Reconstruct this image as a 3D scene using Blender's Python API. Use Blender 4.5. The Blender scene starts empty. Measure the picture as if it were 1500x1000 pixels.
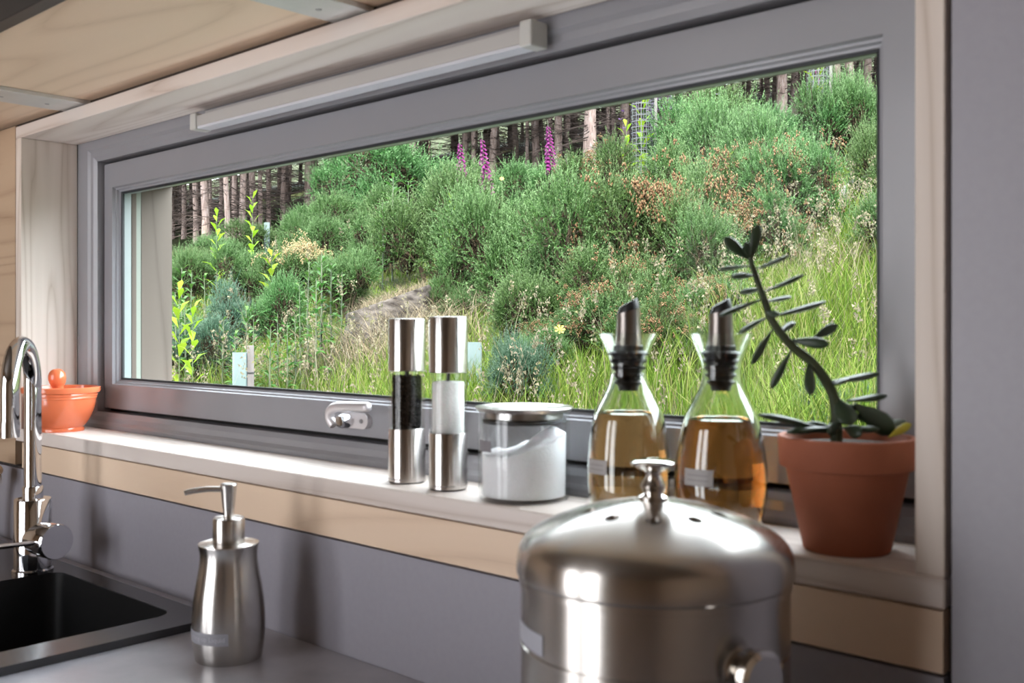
import bpy, bmesh, math, random
import numpy as np
from mathutils import Vector, Matrix
random.seed(7)
SC = bpy.context.scene
COL = SC.collection
# ---------------------------------------------------------------- camera
FPX, TH, CX, HY = 1495.0, math.radians(42.6), 750.0, 481.0
CAM = Vector((0.0, -0.68, 1.241))
cd = bpy.data.cameras.new('camera')
cd.sensor_width = 36.0
cd.lens = 36.0 * FPX / 1500.0
cd.shift_y = -(500.0 - HY) / 1500.0
cd.clip_start = 0.02
cd.clip_end = 400.0
cd.dof.use_dof = True
cd.dof.focus_distance = 4.5
cd.dof.aperture_fstop = 13.0
cam = bpy.data.objects.new('camera', cd)
COL.objects.link(cam)
cam.location = CAM
cam.rotation_euler = (math.pi / 2, 0, TH)
SC.camera = cam
# ---------------------------------------------------------------- sky, sun, daylight from the glazed doors behind
W = bpy.data.worlds.new('sky')
SC.world = W
W.use_nodes = True
bg = W.node_tree.nodes['Background']
bg.inputs['Color'].default_value = (0.86, 0.93, 1.0, 1)
bg.inputs['Strength'].default_value = 12.5
sd = bpy.data.lights.new('sun', 'SUN')
sd.energy = 27.0
sd.angle = math.radians(7)
sd.color = (1.0, 0.96, 0.88)
sun = bpy.data.objects.new('sun', sd)
COL.objects.link(sun)
sun.rotation_euler = Vector((-0.35, 0.42, -0.84)).to_track_quat('-Z', 'Y').to_euler()
def area(name, loc, size, energy, direction, color=(1, 1, 1)):
    l = bpy.data.lights.new(name, 'AREA')
    l.shape = 'RECTANGLE'
    l.size, l.size_y = size
    l.energy = energy
    l.color = color
    o = bpy.data.objects.new(name, l)
    COL.objects.link(o)
    o.location = loc
    o.rotation_euler = Vector(direction).to_track_quat('-Z', 'Z').to_euler()
    return o
# daylight entering through the two glazed leaves of the door in the back wall
area('door_daylight', (-1.90, -2.44, 1.12), (0.56, 1.9), 19, (0, 1, 0), (0.97, 0.97, 1.0))
area('door_daylight', (-1.04, -2.44, 1.12), (0.56, 1.9), 19, (0, 1, 0), (0.97, 0.97, 1.0))
VS = SC.view_settings
VS.view_transform = 'Standard'
VS.look = 'None'
VS.exposure = 0.3
VS.gamma = 1.0
VS.use_curve_mapping = False
# ---------------------------------------------------------------- pixel helpers
FW = Vector((-math.sin(TH), math.cos(TH), 0))
RT = Vector((math.cos(TH), math.sin(TH), 0))
UP = Vector((0, 0, 1))
def ray(x, y):
    return FW + RT * ((x - CX) / FPX) + UP * ((HY - y) / FPX)
def at_w(x, y, w):
    return CAM + ray(x, y) * w
def at_y(x, y, Y):
    r = ray(x, y)
    return CAM + r * ((Y - CAM.y) / r.y)
def at_z(x, y, Z):
    r = ray(x, y)
    return CAM + r * ((Z - CAM.z) / r.z)
def zpx(y, w):
    return CAM.z + (HY - y) / FPX * w
# ---------------------------------------------------------------- materials
MATS = {}
OUTK = 0.155            # reflectance scale shared by everything growing outdoors
def mat(name, color, rough=0.5, metal=0.0, **k):
    if name in MATS:
        return MATS[name]
    m = bpy.data.materials.new(name)
    m.use_nodes = True
    b = m.node_tree.nodes['Principled BSDF']
    b.inputs['Base Color'].default_value = (*color, 1)
    b.inputs['Roughness'].default_value = rough
    b.inputs['Metallic'].default_value = metal
    for kk, v in k.items():
        b.inputs[kk].default_value = v
    MATS[name] = m
    return m
def nodes(m):
    return m.node_tree.nodes, m.node_tree.links, m.node_tree.nodes['Principled BSDF']
def coords(m, scale=(1, 1, 1), kind='Object', rot=(0, 0, 0)):
    n, l, b = nodes(m)
    tc = n.new('ShaderNodeTexCoord')
    mp = n.new('ShaderNodeMapping')
    mp.inputs['Scale'].default_value = scale
    mp.inputs['Rotation'].default_value = rot
    l.new(tc.outputs[kind], mp.inputs['Vector'])
    return mp.outputs['Vector']
def ramp(m, fac, stops):
    n, l, b = nodes(m)
    r = n.new('ShaderNodeValToRGB')
    e = r.color_ramp.elements
    while len(e) < len(stops):
        e.new(0.5)
    for el, (p, c) in zip(e, stops):
        el.position = p
        el.color = (*c, 1)
    l.new(fac, r.inputs['Fac'])
    return r.outputs['Color']
def noise(m, vec, scale, detail=4, rough=0.55, dist=0.0):
    n, l, b = nodes(m)
    t = n.new('ShaderNodeTexNoise')
    t.inputs['Scale'].default_value = scale
    t.inputs['Detail'].default_value = detail
    t.inputs['Roughness'].default_value = rough
    t.inputs['Distortion'].default_value = dist
    if vec is not None:
        l.new(vec, t.inputs['Vector'])
    return t.outputs['Fac']
def bump(m, fac, strength=0.1, dist=0.01):
    n, l, b = nodes(m)
    p = n.new('ShaderNodeBump')
    p.inputs['Strength'].default_value = strength
    p.inputs['Distance'].default_value = dist
    l.new(fac, p.inputs['Height'])
    l.new(p.outputs['Normal'], b.inputs['Normal'])
def noisy(name, c1, c2, scale, rough=0.5, metal=0.0, sc=(1, 1, 1), bmp=0.0, kind='Object', detail=4, lo=0.35, hi=0.65, **k):
    if name in MATS:
        return MATS[name]
    m = mat(name, c1, rough, metal, **k)
    n, l, b = nodes(m)
    f = noise(m, coords(m, sc, kind), scale, detail)
    l.new(ramp(m, f, [(lo, c1), (hi, c2)]), b.inputs['Base Color'])
    if bmp:
        bump(m, f, bmp)
    return m
def wood(name, light, dark, axis='X', rough=0.55, ring=9.0, contrast=1.0):
    """planed timber: long grain bands along one axis plus fine pores"""
    if name in MATS:
        return MATS[name]
    m = mat(name, light, rough)
    n, l, b = nodes(m)
    st = {'X': (0.07, 1, 1), 'Y': (1, 0.07, 1), 'Z': (1, 1, 0.07)}[axis]
    v = coords(m, st)
    big = noise(m, v, ring, 2, 0.45, 0.35)
    mul = n.new('ShaderNodeMath'); mul.operation = 'MULTIPLY'; mul.inputs[1].default_value = 15.0
    l.new(big, mul.inputs[0])
    pg = n.new('ShaderNodeMath'); pg.operation = 'PINGPONG'; pg.inputs[1].default_value = 0.5
    l.new(mul.outputs[0], pg.inputs[0])
    fr = n.new('ShaderNodeMath'); fr.operation = 'MULTIPLY'; fr.inputs[1].default_value = 2.0
    l.new(pg.outputs[0], fr.inputs[0])
    st2 = {'X': (0.03, 1, 1), 'Y': (1, 0.03, 1), 'Z': (1, 1, 0.03)}[axis]
    fine = noise(m, coords(m, st2), 420.0, 3, 0.6)
    mix = n.new('ShaderNodeMix'); mix.data_type = 'FLOAT'
    mix.inputs[0].default_value = 0.22
    l.new(fr.outputs[0], mix.inputs[2]); l.new(fine, mix.inputs[3])
    mid = tuple(a * 0.45 + c * 0.55 for a, c in zip(dark, light))
    l.new(ramp(m, mix.outputs[0], [(0.15, light), (0.6, tuple(a * .25 * contrast + c * (1 - .25 * contrast) for a, c in zip(mid, light))), (0.85, mid), (0.97, dark)]), b.inputs['Base Color'])
    bump(m, fine, 0.05, 0.002)
    return m
def brushed(name, color, rough=0.28, axis='Z'):
    """spun stainless steel: fine lines round the turning axis"""
    if name in MATS:
        return MATS[name]
    m = mat(name, color, rough, 1.0)
    n, l, b = nodes(m)
    b.inputs['Anisotropic'].default_value = 0.82
    tg = n.new('ShaderNodeTangent'); tg.direction_type = 'RADIAL'; tg.axis = 'Z'
    l.new(tg.outputs[0], b.inputs['Tangent'])
    b.inputs['Anisotropic Rotation'].default_value = 0.25
    return m
def clear_glass(name, tint=(0.97, 0.99, 0.98), gloss=0.02, ior=1.45, edge=0.8):
    """thin sheet of glass: lets light through, mirrors by Fresnel"""
    if name in MATS:
        return MATS[name]
    m = bpy.data.materials.new(name)
    m.use_nodes = True
    n, l = m.node_tree.nodes, m.node_tree.links
    n.clear()
    out = n.new('ShaderNodeOutputMaterial')
    tr = n.new('ShaderNodeBsdfTransparent'); tr.inputs['Color'].default_value = (*tint, 1)
    gl = n.new('ShaderNodeBsdfGlossy'); gl.inputs['Roughness'].default_value = gloss
    lw = n.new('ShaderNodeLayerWeight'); lw.inputs['Blend'].default_value = 0.5
    pw = n.new('ShaderNodeMath'); pw.operation = 'POWER'; pw.inputs[1].default_value = 5.0
    l.new(lw.outputs['Facing'], pw.inputs[0])
    f0 = ((ior - 1) / (ior + 1)) ** 2
    fr = n.new('ShaderNodeMath'); fr.operation = 'MULTIPLY_ADD'; fr.inputs[1].default_value = (1 - f0) * edge; fr.inputs[2].default_value = f0
    l.new(pw.outputs[0], fr.inputs[0])
    mx = n.new('ShaderNodeMixShader')
    l.new(fr.outputs[0], mx.inputs[0]); l.new(tr.outputs[0], mx.inputs[1]); l.new(gl.outputs[0], mx.inputs[2])
    l.new(mx.outputs[0], out.inputs['Surface'])
    MATS[name] = m
    return m
def leafy(name, cols, rough=0.55, trans=0.3, hue=0.0, spec=0.04, young=None):
    """foliage: colour differs leaf by leaf (random per island) and plant by plant"""
    if name in MATS:
        return MATS[name]
    m = bpy.data.materials.new(name)
    m.use_nodes = True
    n, l, b = nodes(m)
    g = n.new('ShaderNodeNewGeometry')
    cols = [tuple(ch * OUTK for ch in q) for q in cols]
    c = ramp(m, g.outputs['Random Per Island'], [(i / max(1, len(cols) - 1), q) for i, q in enumerate(cols)])
    if young:
        at = n.new('ShaderNodeAttribute'); at.attribute_name = 'young'
        mx0 = n.new('ShaderNodeMix'); mx0.data_type = 'RGBA'
        l.new(at.outputs['Fac'], mx0.inputs[0]); l.new(c, mx0.inputs[6])
        mx0.inputs[7].default_value = (*[ch * OUTK for ch in young], 1)
        c = mx0.outputs[2]
    if hue:
        oi = n.new('ShaderNodeObjectInfo')
        hs = n.new('ShaderNodeHueSaturation')
        mr = n.new('ShaderNodeMapRange'); mr.inputs['To Min'].default_value = 0.5 - hue; mr.inputs['To Max'].default_value = 0.5 + hue
        mv = n.new('ShaderNodeMapRange'); mv.inputs['To Min'].default_value = 0.8; mv.inputs['To Max'].default_value = 1.2
        l.new(oi.outputs['Random'], mr.inputs['Value']); l.new(oi.outputs['Random'], mv.inputs['Value'])
        l.new(mr.outputs[0], hs.inputs['Hue']); l.new(mv.outputs[0], hs.inputs['Value'])
        l.new(c, hs.inputs['Color'])
        c = hs.outputs['Color']
    l.new(c, b.inputs['Base Color'])
    b.inputs['Roughness'].default_value = rough
    b.inputs['Specular IOR Level'].default_value = spec
    out = n['Material Output']
    if trans:
        t = n.new('ShaderNodeBsdfTranslucent'); l.new(c, t.inputs['Color'])
        mx = n.new('ShaderNodeMixShader'); mx.inputs[0].default_value = trans
        l.new(b.outputs[0], mx.inputs[1]); l.new(t.outputs[0], mx.inputs[2])
        l.new(mx.outputs[0], out.inputs['Surface'])
    MATS[name] = m
    return m
# ---------------------------------------------------------------- object helpers
def link(name, me, m=None, parent=None, loc=None, smooth=False):
    o = bpy.data.objects.new(name, me)
    COL.objects.link(o)
    if m is not None:
        me.materials.clear() if len(me.materials) else None
        me.materials.append(m)
    if parent is not None:
        o.parent = parent
    if loc is not None:
        o.location = loc
    if smooth:
        me.shade_smooth()
    return o
def thing(name, label, cat, loc=(0, 0, 0), rotz=0.0, group=None, kind=None):
    o = bpy.data.objects.new(name, None)
    COL.objects.link(o)
    o.empty_display_size = 0.05
    o.location = loc
    o.rotation_euler = (0, 0, rotz)
    tag(o, label, cat, group, kind)
    return o
def tag(o, label=None, cat=None, group=None, kind=None):
    if label: o['label'] = label
    if cat: o['category'] = cat
    if group: o['group'] = group
    if kind: o['kind'] = kind
    return o
def bm_mesh(bm, name='mesh'):
    me = bpy.data.meshes.new(name)
    bm.to_mesh(me)
    bm.free()
    return me
def box_me(x0, x1, y0, y1, z0, z1, bev=0.0, seg=2):
    bm = bmesh.new()
    v = [bm.verts.new(p) for p in ((x0, y0, z0), (x1, y0, z0), (x1, y1, z0), (x0, y1, z0), (x0, y0, z1), (x1, y0, z1), (x1, y1, z1), (x0, y1, z1))]
    for f in ((0, 3, 2, 1), (4, 5, 6, 7), (0, 1, 5, 4), (1, 2, 6, 5), (2, 3, 7, 6), (3, 0, 4, 7)):
        bm.faces.new([v[i] for i in f])
    if bev:
        bmesh.ops.bevel(bm, geom=bm.edges[:], offset=bev, segments=seg, affect='EDGES', profile=0.5)
    return bm_mesh(bm)
def box(name, x0, x1, y0, y1, z0, z1, m, parent=None, bev=0.0, seg=2):
    return link(name, box_me(x0, x1, y0, y1, z0, z1, bev, seg), m, parent)
def lathe_me(prof, n=48, cap0=True, cap1=True):
    """turn (radius, height) pairs about Z"""
    bm = bmesh.new()
    rings = []
    for r, z in prof:
        if r < 1e-6:
            rings.append([bm.verts.new((0, 0, z))])
        else:
            rings.append([bm.verts.new((r * math.cos(2 * math.pi * i / n), r * math.sin(2 * math.pi * i / n), z)) for i in range(n)])
    for a, b in zip(rings, rings[1:]):
        for i in range(n):
            j = (i + 1) % n
            if len(a) == 1 and len(b) == 1:
                continue
            if len(a) == 1:
                bm.faces.new((a[0], b[j], b[i]))
            elif len(b) == 1:
                bm.faces.new((a[i], a[j], b[0]))
            else:
                bm.faces.new((a[i], a[j], b[j], b[i]))
    if cap0 and len(rings[0]) > 1: bm.faces.new(rings[0][::-1])
    if cap1 and len(rings[-1]) > 1: bm.faces.new(rings[-1])
    bmesh.ops.recalc_face_normals(bm, faces=bm.faces[:])
    return bm_mesh(bm)
def soft(o, angle=35):
    """smooth shading with crisp edges above an angle"""
    me = o.data
    me.shade_smooth()
    bm = bmesh.new(); bm.from_mesh(me)
    for e in bm.edges:
        if len(e.link_faces) == 2 and e.calc_face_angle(0) > math.radians(angle):
            e.smooth = False
    bm.to_mesh(me); bm.free()
    return o
def lathe(name, prof, m, parent=None, loc=None, n=48, angle=35, cap0=True, cap1=True):
    return soft(link(name, lathe_me(prof, n, cap0, cap1), m, parent, loc), angle)
def tube_me(pts, rad, n=12, caps=True):
    pts = [Vector(p) for p in pts]
    rs = rad if isinstance(rad, (list, tuple)) else [rad] * len(pts)
    bm = bmesh.new()
    rings = []
    t = (pts[1] - pts[0]).normalized()
    nrm = t.orthogonal().normalized()
    for i, p in enumerate(pts):
        a = pts[max(0, i - 1)]; b = pts[min(len(pts) - 1, i + 1)]
        t2 = (b - a).normalized()
        q = t.rotation_difference(t2)
        nrm = q @ nrm
        t = t2
        bi = t.cross(nrm).normalized()
        nrm = bi.cross(t).normalized()
        rings.append([bm.verts.new(p + (nrm * math.cos(2 * math.pi * k / n) + bi * math.sin(2 * math.pi * k / n)) * rs[i]) for k in range(n)])
    for a, b in zip(rings, rings[1:]):
        for i in range(n):
            j = (i + 1) % n
            bm.faces.new((a[i], a[j], b[j], b[i]))
    if caps:
        bm.faces.new(rings[0][::-1]); bm.faces.new(rings[-1])
    bmesh.ops.recalc_face_normals(bm, faces=bm.faces[:])
    return bm_mesh(bm)
def tube(name, pts, rad, m, parent=None, n=12, angle=50):
    return soft(link(name, tube_me(pts, rad, n), m, parent), angle)
def smooth_path(pts, k=8):
    """Catmull-Rom through the points"""
    P = [Vector(p) for p in pts]
    out = []
    for i in range(len(P) - 1):
        p0, p1, p2, p3 = P[max(0, i - 1)], P[i], P[i + 1], P[min(len(P) - 1, i + 2)]
        for s in range(k):
            t = s / k
            out.append(0.5 * ((2 * p1) + (p2 - p0) * t + (2 * p0 - 5 * p1 + 4 * p2 - p3) * t * t + (3 * p1 - p0 - 3 * p2 + p3) * t ** 3))
    out.append(P[-1])
    return out
def spline_prof(prof, k=5):
    return [(max(0.0, v.x), v.y) for v in smooth_path([(r, z, 0) for r, z in prof], k)]
def tri_me(V, T, name='mesh'):
    """fast triangle mesh from numpy arrays"""
    V = np.ascontiguousarray(V, dtype=np.float32); T = np.ascontiguousarray(T, dtype=np.int32)
    me = bpy.data.meshes.new(name)
    me.vertices.add(len(V)); me.vertices.foreach_set('co', V.ravel())
    me.loops.add(T.size); me.loops.foreach_set('vertex_index', T.ravel())
    me.polygons.add(len(T)); me.polygons.foreach_set('loop_start', np.arange(0, T.size, 3, dtype=np.int32))
    me.update(calc_edges=True)
    return me
def ext_me(loop, y0, y1):
    """prism: (x, z) outline pushed from y0 to y1"""
    bm = bmesh.new()
    a = [bm.verts.new((x, y0, z)) for x, z in loop]; b = [bm.verts.new((x, y1, z)) for x, z in loop]
    n = len(loop)
    for i in range(n):
        bm.faces.new((a[i], a[(i + 1) % n], b[(i + 1) % n], b[i]))
    bm.faces.new(a[::-1]); bm.faces.new(b)
    bmesh.ops.recalc_face_normals(bm, faces=bm.faces[:])
    return bm_mesh(bm)
def rrect(x0, x1, y0, y1, r, k=5):
    out = []
    for cx, cy, a0 in ((x1 - r, y1 - r, 0), (x0 + r, y1 - r, 90), (x0 + r, y0 + r, 180), (x1 - r, y0 + r, 270)):
        for i in range(k + 1):
            a = math.radians(a0 + 90 * i / k)
            out.append((cx + r * math.cos(a), cy + r * math.sin(a)))
    return out
def frame_me(x0, x1, z0, z1, prof):
    """mitred frame round a rectangle; prof = closed list of (inset, y)"""
    bm = bmesh.new()
    corners = []
    for sx, sz, cx, cz in ((1, 1, x0, z0), (-1, 1, x1, z0), (-1, -1, x1, z1), (1, -1, x0, z1)):
        corners.append([bm.verts.new((cx + sx * i, y, cz + sz * i)) for i, y in prof])
    n = len(prof)
    for c in range(4):
        a, b = corners[c], corners[(c + 1) % 4]
        for i in range(n):
            j = (i + 1) % n
            bm.faces.new((a[i], a[j], b[j], b[i]))
    bmesh.ops.recalc_face_normals(bm, faces=bm.faces[:])
    return bm_mesh(bm)
def lettering(name, s, size, m, parent, wrap=None):
    """flat text mesh; wrap(x, y) -> point lays it on a surface"""
    cu = bpy.data.curves.new('lettering', 'FONT')
    cu.body = s; cu.size = size; cu.align_x = 'CENTER'; cu.align_y = 'CENTER'; cu.resolution_u = 2
    t = bpy.data.objects.new('lettering', cu)
    COL.objects.link(t)
    dg = bpy.context.evaluated_depsgraph_get()
    me = bpy.data.meshes.new_from_object(t.evaluated_get(dg))
    bpy.data.objects.remove(t); bpy.data.curves.remove(cu)
    for v in me.vertices:
        v.co = wrap(v.co.x, v.co.y)
    return link(name, me, m, parent)
def patch(name, x0, x1, y0, y1, m, parent, wrap, nx=10, ny=2):
    """thin label laid on a curved surface"""
    bm = bmesh.new()
    g = [[bm.verts.new(wrap(x0 + (x1 - x0) * i / nx, y0 + (y1 - y0) * j / ny)) for i in range(nx + 1)] for j in range(ny + 1)]
    for j in range(ny):
        for i in range(nx):
            bm.faces.new((g[j][i], g[j][i + 1], g[j + 1][i + 1], g[j + 1][i]))
    return link(name, bm_mesh(bm), m, parent, smooth=True)
def copy_tree(o, parent=None):
    c = o.copy(); COL.objects.link(c); c.parent = parent
    for ch in list(o.children):
        copy_tree(ch, c)
    return c
# ================================================================ the setting
ASH_X = wood('pale_ash_long', (0.74, 0.66, 0.61), (0.46, 0.36, 0.30), 'X', 0.5)
ASH_Z = wood('pale_ash_upright', (0.72, 0.63, 0.56), (0.44, 0.34, 0.26), 'Z', 0.5)
BIRCH_X = wood('birch_ply_long', (0.80, 0.61, 0.45), (0.63, 0.45, 0.31), 'X', 0.5, 5.0, 0.7)
BIRCH_W = wood('birch_ply_wall', (0.50, 0.36, 0.245), (0.30, 0.19, 0.115), 'X', 0.5, 6.0, 0.8)
GREY_PANEL = noisy('grey_splash_laminate', (0.310, 0.298, 0.338), (0.322, 0.310, 0.350), 160.0, 0.42, kind='Object', detail=3)
FRAME_GREY = noisy('grey_window_paint', (0.255, 0.252, 0.275), (0.265, 0.262, 0.285), 6.0, 0.26)
DARKGAP = mat('black_shadow_gap', (0.012, 0.011, 0.010), 0.8)
WHITE_WALL = wood('plywood_room_lining', (0.54, 0.42, 0.31), (0.38, 0.27, 0.18), 'Z', 0.6)
FLOOR_M = wood('oak_floor', (0.78, 0.70, 0.61), (0.60, 0.50, 0.40), 'X', 0.45)
CEIL_M = mat('dark_ceiling_boards', (0.10, 0.075, 0.055), 0.6)
ALU = noisy('pale_aluminium', (0.58, 0.58, 0.57), (0.64, 0.63, 0.62), 30.0, 0.38, 0.25)
EXT_WOOD = wood('weathered_larch', (0.115, 0.092, 0.074), (0.060, 0.046, 0.036), 'Z', 0.75)
# room shell
RX0, RX1, RY0, RZ1 = -3.4, 1.3, -2.5, 2.35
st = dict(kind='structure')
def struct(name, x0, x1, y0, y1, z0, z1, m, parent=None, bev=0.0):
    o = box(name, x0, x1, y0, y1, z0, z1, m, parent, bev)
    if parent is None: o['kind'] = 'structure'
    return o
struct('floor', RX0 - .2, RX1 + .2, RY0 - .2, .2, -.12, 0.0, FLOOR_M)
struct('ceiling', RX0 - .2, RX1 + .2, RY0 - .2, .2, RZ1, RZ1 + .12, CEIL_M)
struct('wall_left', RX0 - .2, RX0, RY0 - .2, .2, 0.0, RZ1, WHITE_WALL)
struct('wall_right', RX1, RX1 + .2, RY0 - .2, .2, 0.0, RZ1, WHITE_WALL)
def multi_box(name, boxes, m):
    bm = bmesh.new()
    for b in boxes:
        t = box_me(*b)
        bm.from_mesh(t)
        bpy.data.meshes.remove(t)
    o = link(name, bm_mesh(bm), m)
    o['kind'] = 'structure'
    return o
# back wall with its pair of glazed doors
multi_box('wall_back', [(RX0, -2.34, RY0 - .2, RY0, 0, RZ1), (-.60, RX1, RY0 - .2, RY0, 0, RZ1), (-2.34, -.60, RY0 - .2, RY0, 2.12, RZ1)], WHITE_WALL)
DOORF = mat('grey_door_paint', (0.22, 0.22, 0.24), 0.4)
for i, (dx0, dx1) in enumerate(((-2.33, -1.48), (-1.46, -.61))):
    d = link('door_%d' % (i + 1), frame_me(dx0, dx1, 0.02, 2.11, [(0, -2.56), (0, -2.50), (.065, -2.50), (.065, -2.56)]), DOORF)
    d['kind'] = 'structure'
    link('pane', box_me(dx0 + .065, dx1 - .065, -2.545, -2.54, .085, 2.045), clear_glass('door_pane_glass', (0.95, 0.97, 0.96)), d)
    link('sky_blocker', box_me(dx0 + .06, dx1 - .06, -2.575, -2.565, .07, 2.06), mat('pale_sky_blocker', (.7, .68, .64), .9), d)  # opaque sheet added behind the pane to block skylight through the doors
    box('handle', dx1 - .045 if i == 0 else dx0 + .02, dx1 - .02 if i == 0 else dx0 + .045, -2.50, -2.46, 1.0, 1.14, ALU, d, .004)
# front wall: structure round the window opening, faced with panels
OX0, OX1, OZ0, OZ1 = -1.7295, -0.2425, 1.0575, 1.5705      # outside of the timber lining
wf = multi_box('wall_front', [(RX0, OX0 - .002, .012, .20, 0, RZ1), (OX1 + .002, RX1, .012, .20, 0, RZ1), (OX0 - .002, OX1 + .002, .012, .20, 0, OZ0 - .001), (OX0 - .002, OX1 + .002, .012, .20, OZ1 + .001, RZ1)], mat('dark_wall_core', (.055, .040, .030), .8))
pl = struct('plywood_panel', RX0 + .01, OX0 - .0015, 0.0, .012, 1.0185, 1.5725, BIRCH_W, wf)
pl['label'] = 'birch plywood wall panel left of the window lining'
lo = struct('plywood_panel', RX0 + .01, -1.7045, 0.0, .012, 1.0155, 1.0175, BIRCH_W, wf)
bpy.data.objects.remove(lo)
bd = struct('plywood_band', -1.7035, OX1 - .001, 0.0, .012, 1.0155, 1.0562, BIRCH_X, wf)
bd['label'] = 'pale birch band between the window sill and the grey splashback'
sp = struct('splashback_panel', RX0 + .01, OX1 - .001, 0.001, .012, .885, 1.0128, GREY_PANEL, wf)
sp['label'] = 'grey laminate splashback above the worktop'
sd_ = struct('side_panel', OX1 + .0045, RX1 - .01, 0.0, .012, .885, 1.5725, GREY_PANEL, wf)
sd_['label'] = 'tall grey laminate panel beside the window lining'
# timber lining of the window opening
T = .0195
tr = thing('trim_1', None, None); tr['kind'] = 'structure'
box('head_board', OX0, OX1, 0, .0925, OZ1 - T, OZ1, ASH_X, tr, .0008, 1)
box('sill_board', OX0, OX1, 0, .0925, OZ0, OZ0 + T + .0012, ASH_X, tr, .0012, 1)
box('jamb_board', OX0, OX0 + T + .0015, 0, .0925, OZ0 + T + .0014, OZ1 - T - .0002, ASH_Z, tr, .0008, 1)
box('jamb_board', OX1 - T, OX1, 0.0003, .0925, OZ0 + T + .0014, OZ1 - T - .0002, ASH_Z, tr, .0008, 1)
SILL = OZ0 + T + .0012
# window: fixed frame, opening sash, gasket, glass, handle
wn = thing('window_1', None, None); wn['kind'] = 'structure'
FX0, FX1, FZ0, FZ1 = -1.7085, -.2065, 1.0485, 1.5735
def fprof(y0, y1, w, bw, bd, back):
    return [(0, y0), (w, y0), (w + bw * .25, y0 + bd * .55), (w + bw * .65, y0 + bd * .65), (w + bw, y0 + bd * 1.3), (w + bw, y1), (0, y1)]
fr = link('frame', frame_me(FX0, FX1, FZ0, FZ1, fprof(.0935, .165, .036, .0195, .006, 0)), FRAME_GREY, wn)
SX0, SX1, SZ0, SZ1 = -1.6495, -.2655, 1.1095, 1.5130
link('gap_shade_strip', frame_me(SX0 - .006, SX1 + .006, SZ0 - .008, SZ1 + .008, [(0, .124), (.012, .124), (.012, .139), (0, .139)]), DARKGAP, wn)  # black strip standing in for the shade in the gap round the sash
IX0, IX1, IZ0, IZ1 = -1.6220, -.3300, 1.1495, 1.4735      # inner edge of the sash face
def ring_me(o, i, y0, y1):
    """flat frame between an outer and an inner rectangle (x0, x1, z0, z1)"""
    bm = bmesh.new()
    def rect(r, y): return [bm.verts.new((x, y, z)) for x, z in ((r[0], r[2]), (r[1], r[2]), (r[1], r[3]), (r[0], r[3]))]
    of, inf, ob, ib = rect(o, y0), rect(i, y0), rect(o, y1), rect(i, y1)
    for k_ in range(4):
        j = (k_ + 1) % 4
        for q in ((of[k_], of[j], inf[j], inf[k_]), (ob[k_], ib[k_], ib[j], ob[j]), (of[k_], ob[k_], ob[j], of[j]), (inf[k_], inf[j], ib[j], ib[k_])):
            bm.faces.new(q)
    bmesh.ops.recalc_face_normals(bm, faces=bm.faces[:])
    return bm_mesh(bm)
sa = link('sash', ring_me((SX0, SX1, SZ0, SZ1), (IX0, IX1, IZ0, IZ1), .1115, .140), FRAME_GREY, wn)
link('glazing_bead', frame_me(IX0, IX1, IZ0, IZ1, [(.0002, .1120), (.0014, .1168), (.0034, .1172), (.0048, .1218), (.0070, .1222), (.0078, .1250), (.0078, .140), (.0002, .140)]), FRAME_GREY, sa)
link('gasket', frame_me(IX0 + .0074, IX1 - .0074, IZ0 + .0074, IZ1 - .0074, [(0, .1228), (.0030, .1242), (.0030, .1275), (0, .1275)]), mat('black_rubber_gasket', (.010, .012, .016), .5), sa)
PANE = clear_glass('window_pane_glass', (.985, .995, .985), 0.0, 1.09, .15)
box('pane', IX0 + .0078, IX1 - .0078, .1245, .1265, IZ0 + .0078, IZ1 - .0078, PANE, sa)
link('spacer_bar', frame_me(IX0 + .0076, IX1 - .0076, IZ0 + .0076, IZ1 - .0076, [(0, .1278), (.0016, .1278), (.0016, .1395), (0, .1395)]), mat('pale_spacer_bar', (.24, .28, .275), .35, .1), sa)
# timber and pale strips of the outer reveal
OUT = (-1.6130, -.3000, 1.146, 1.4835)
def reveal(name, y0, y1, d, m):
    return link(name, frame_me(OUT[0] - .012, OUT[1] + .012, OUT[2] - .012, OUT[3] + .012, [(0, y0), (d, y0), (d, y1), (0, y1)]), m, wn)
reveal('outer_stop', .1405, .1485, .0125, EXT_WOOD)
reveal('weather_seal', .1488, .1575, .011, mat('pale_weather_seal', (.22, .25, .21), .5))
for n_, b_ in (('outer_lining', (OUT[0] - .03, OUT[0], .1580, .213, OUT[2] - .02, OUT[3] + .02)), ('outer_lining', (OUT[1], OUT[1] + .03, .1580, .213, OUT[2] - .02, OUT[3] + .02)),
               ('outer_head', (OUT[0], OUT[1], .1580, .213, OUT[3], OUT[3] + .02)), ('outer_sill', (OUT[0], OUT[1], .1580, .24, OUT[2] - .028, OUT[2] - .008))):
    box(n_, *b_, EXT_WOOD if n_ != 'outer_sill' else mat('pale_outer_sill', (.50, .50, .50), .5), wn)  # outer sill coloured pale to bounce skylight up onto the head board
# sash handle: rose with a cranked lever
SATIN = mat('satin_silver', (.58, .55, .56), .42, .6)
hr = bpy.data.objects.new('handle', None); COL.objects.link(hr); hr.parent = wn
def capsule(x0, x1, z0, z1, k=8):
    r = (z1 - z0) / 2
    out = []
    for i in range(k + 1):
        a = -math.pi / 2 + math.pi * i / k
        out.append((x1 - r + r * math.cos(a), (z0 + z1) / 2 + r * math.sin(a)))
    for i in range(k + 1):
        a = math.pi / 2 + math.pi * i / k
        out.append((x0 + r + r * math.cos(a), (z0 + z1) / 2 + r * math.sin(a)))
    return out
rose = soft(link('rose', ext_me(capsule(-1.012, -.957, 1.1195, 1.1385), .1045, .1115), SATIN, hr), 30)
rose_top = soft(link('screw', lathe_me([(0, 0), (.0028, 0), (.0028, .0008), (0, .0008)], 16), mat('steel_screw', (.35, .35, .37), .35, .9), hr), 30)
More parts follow.
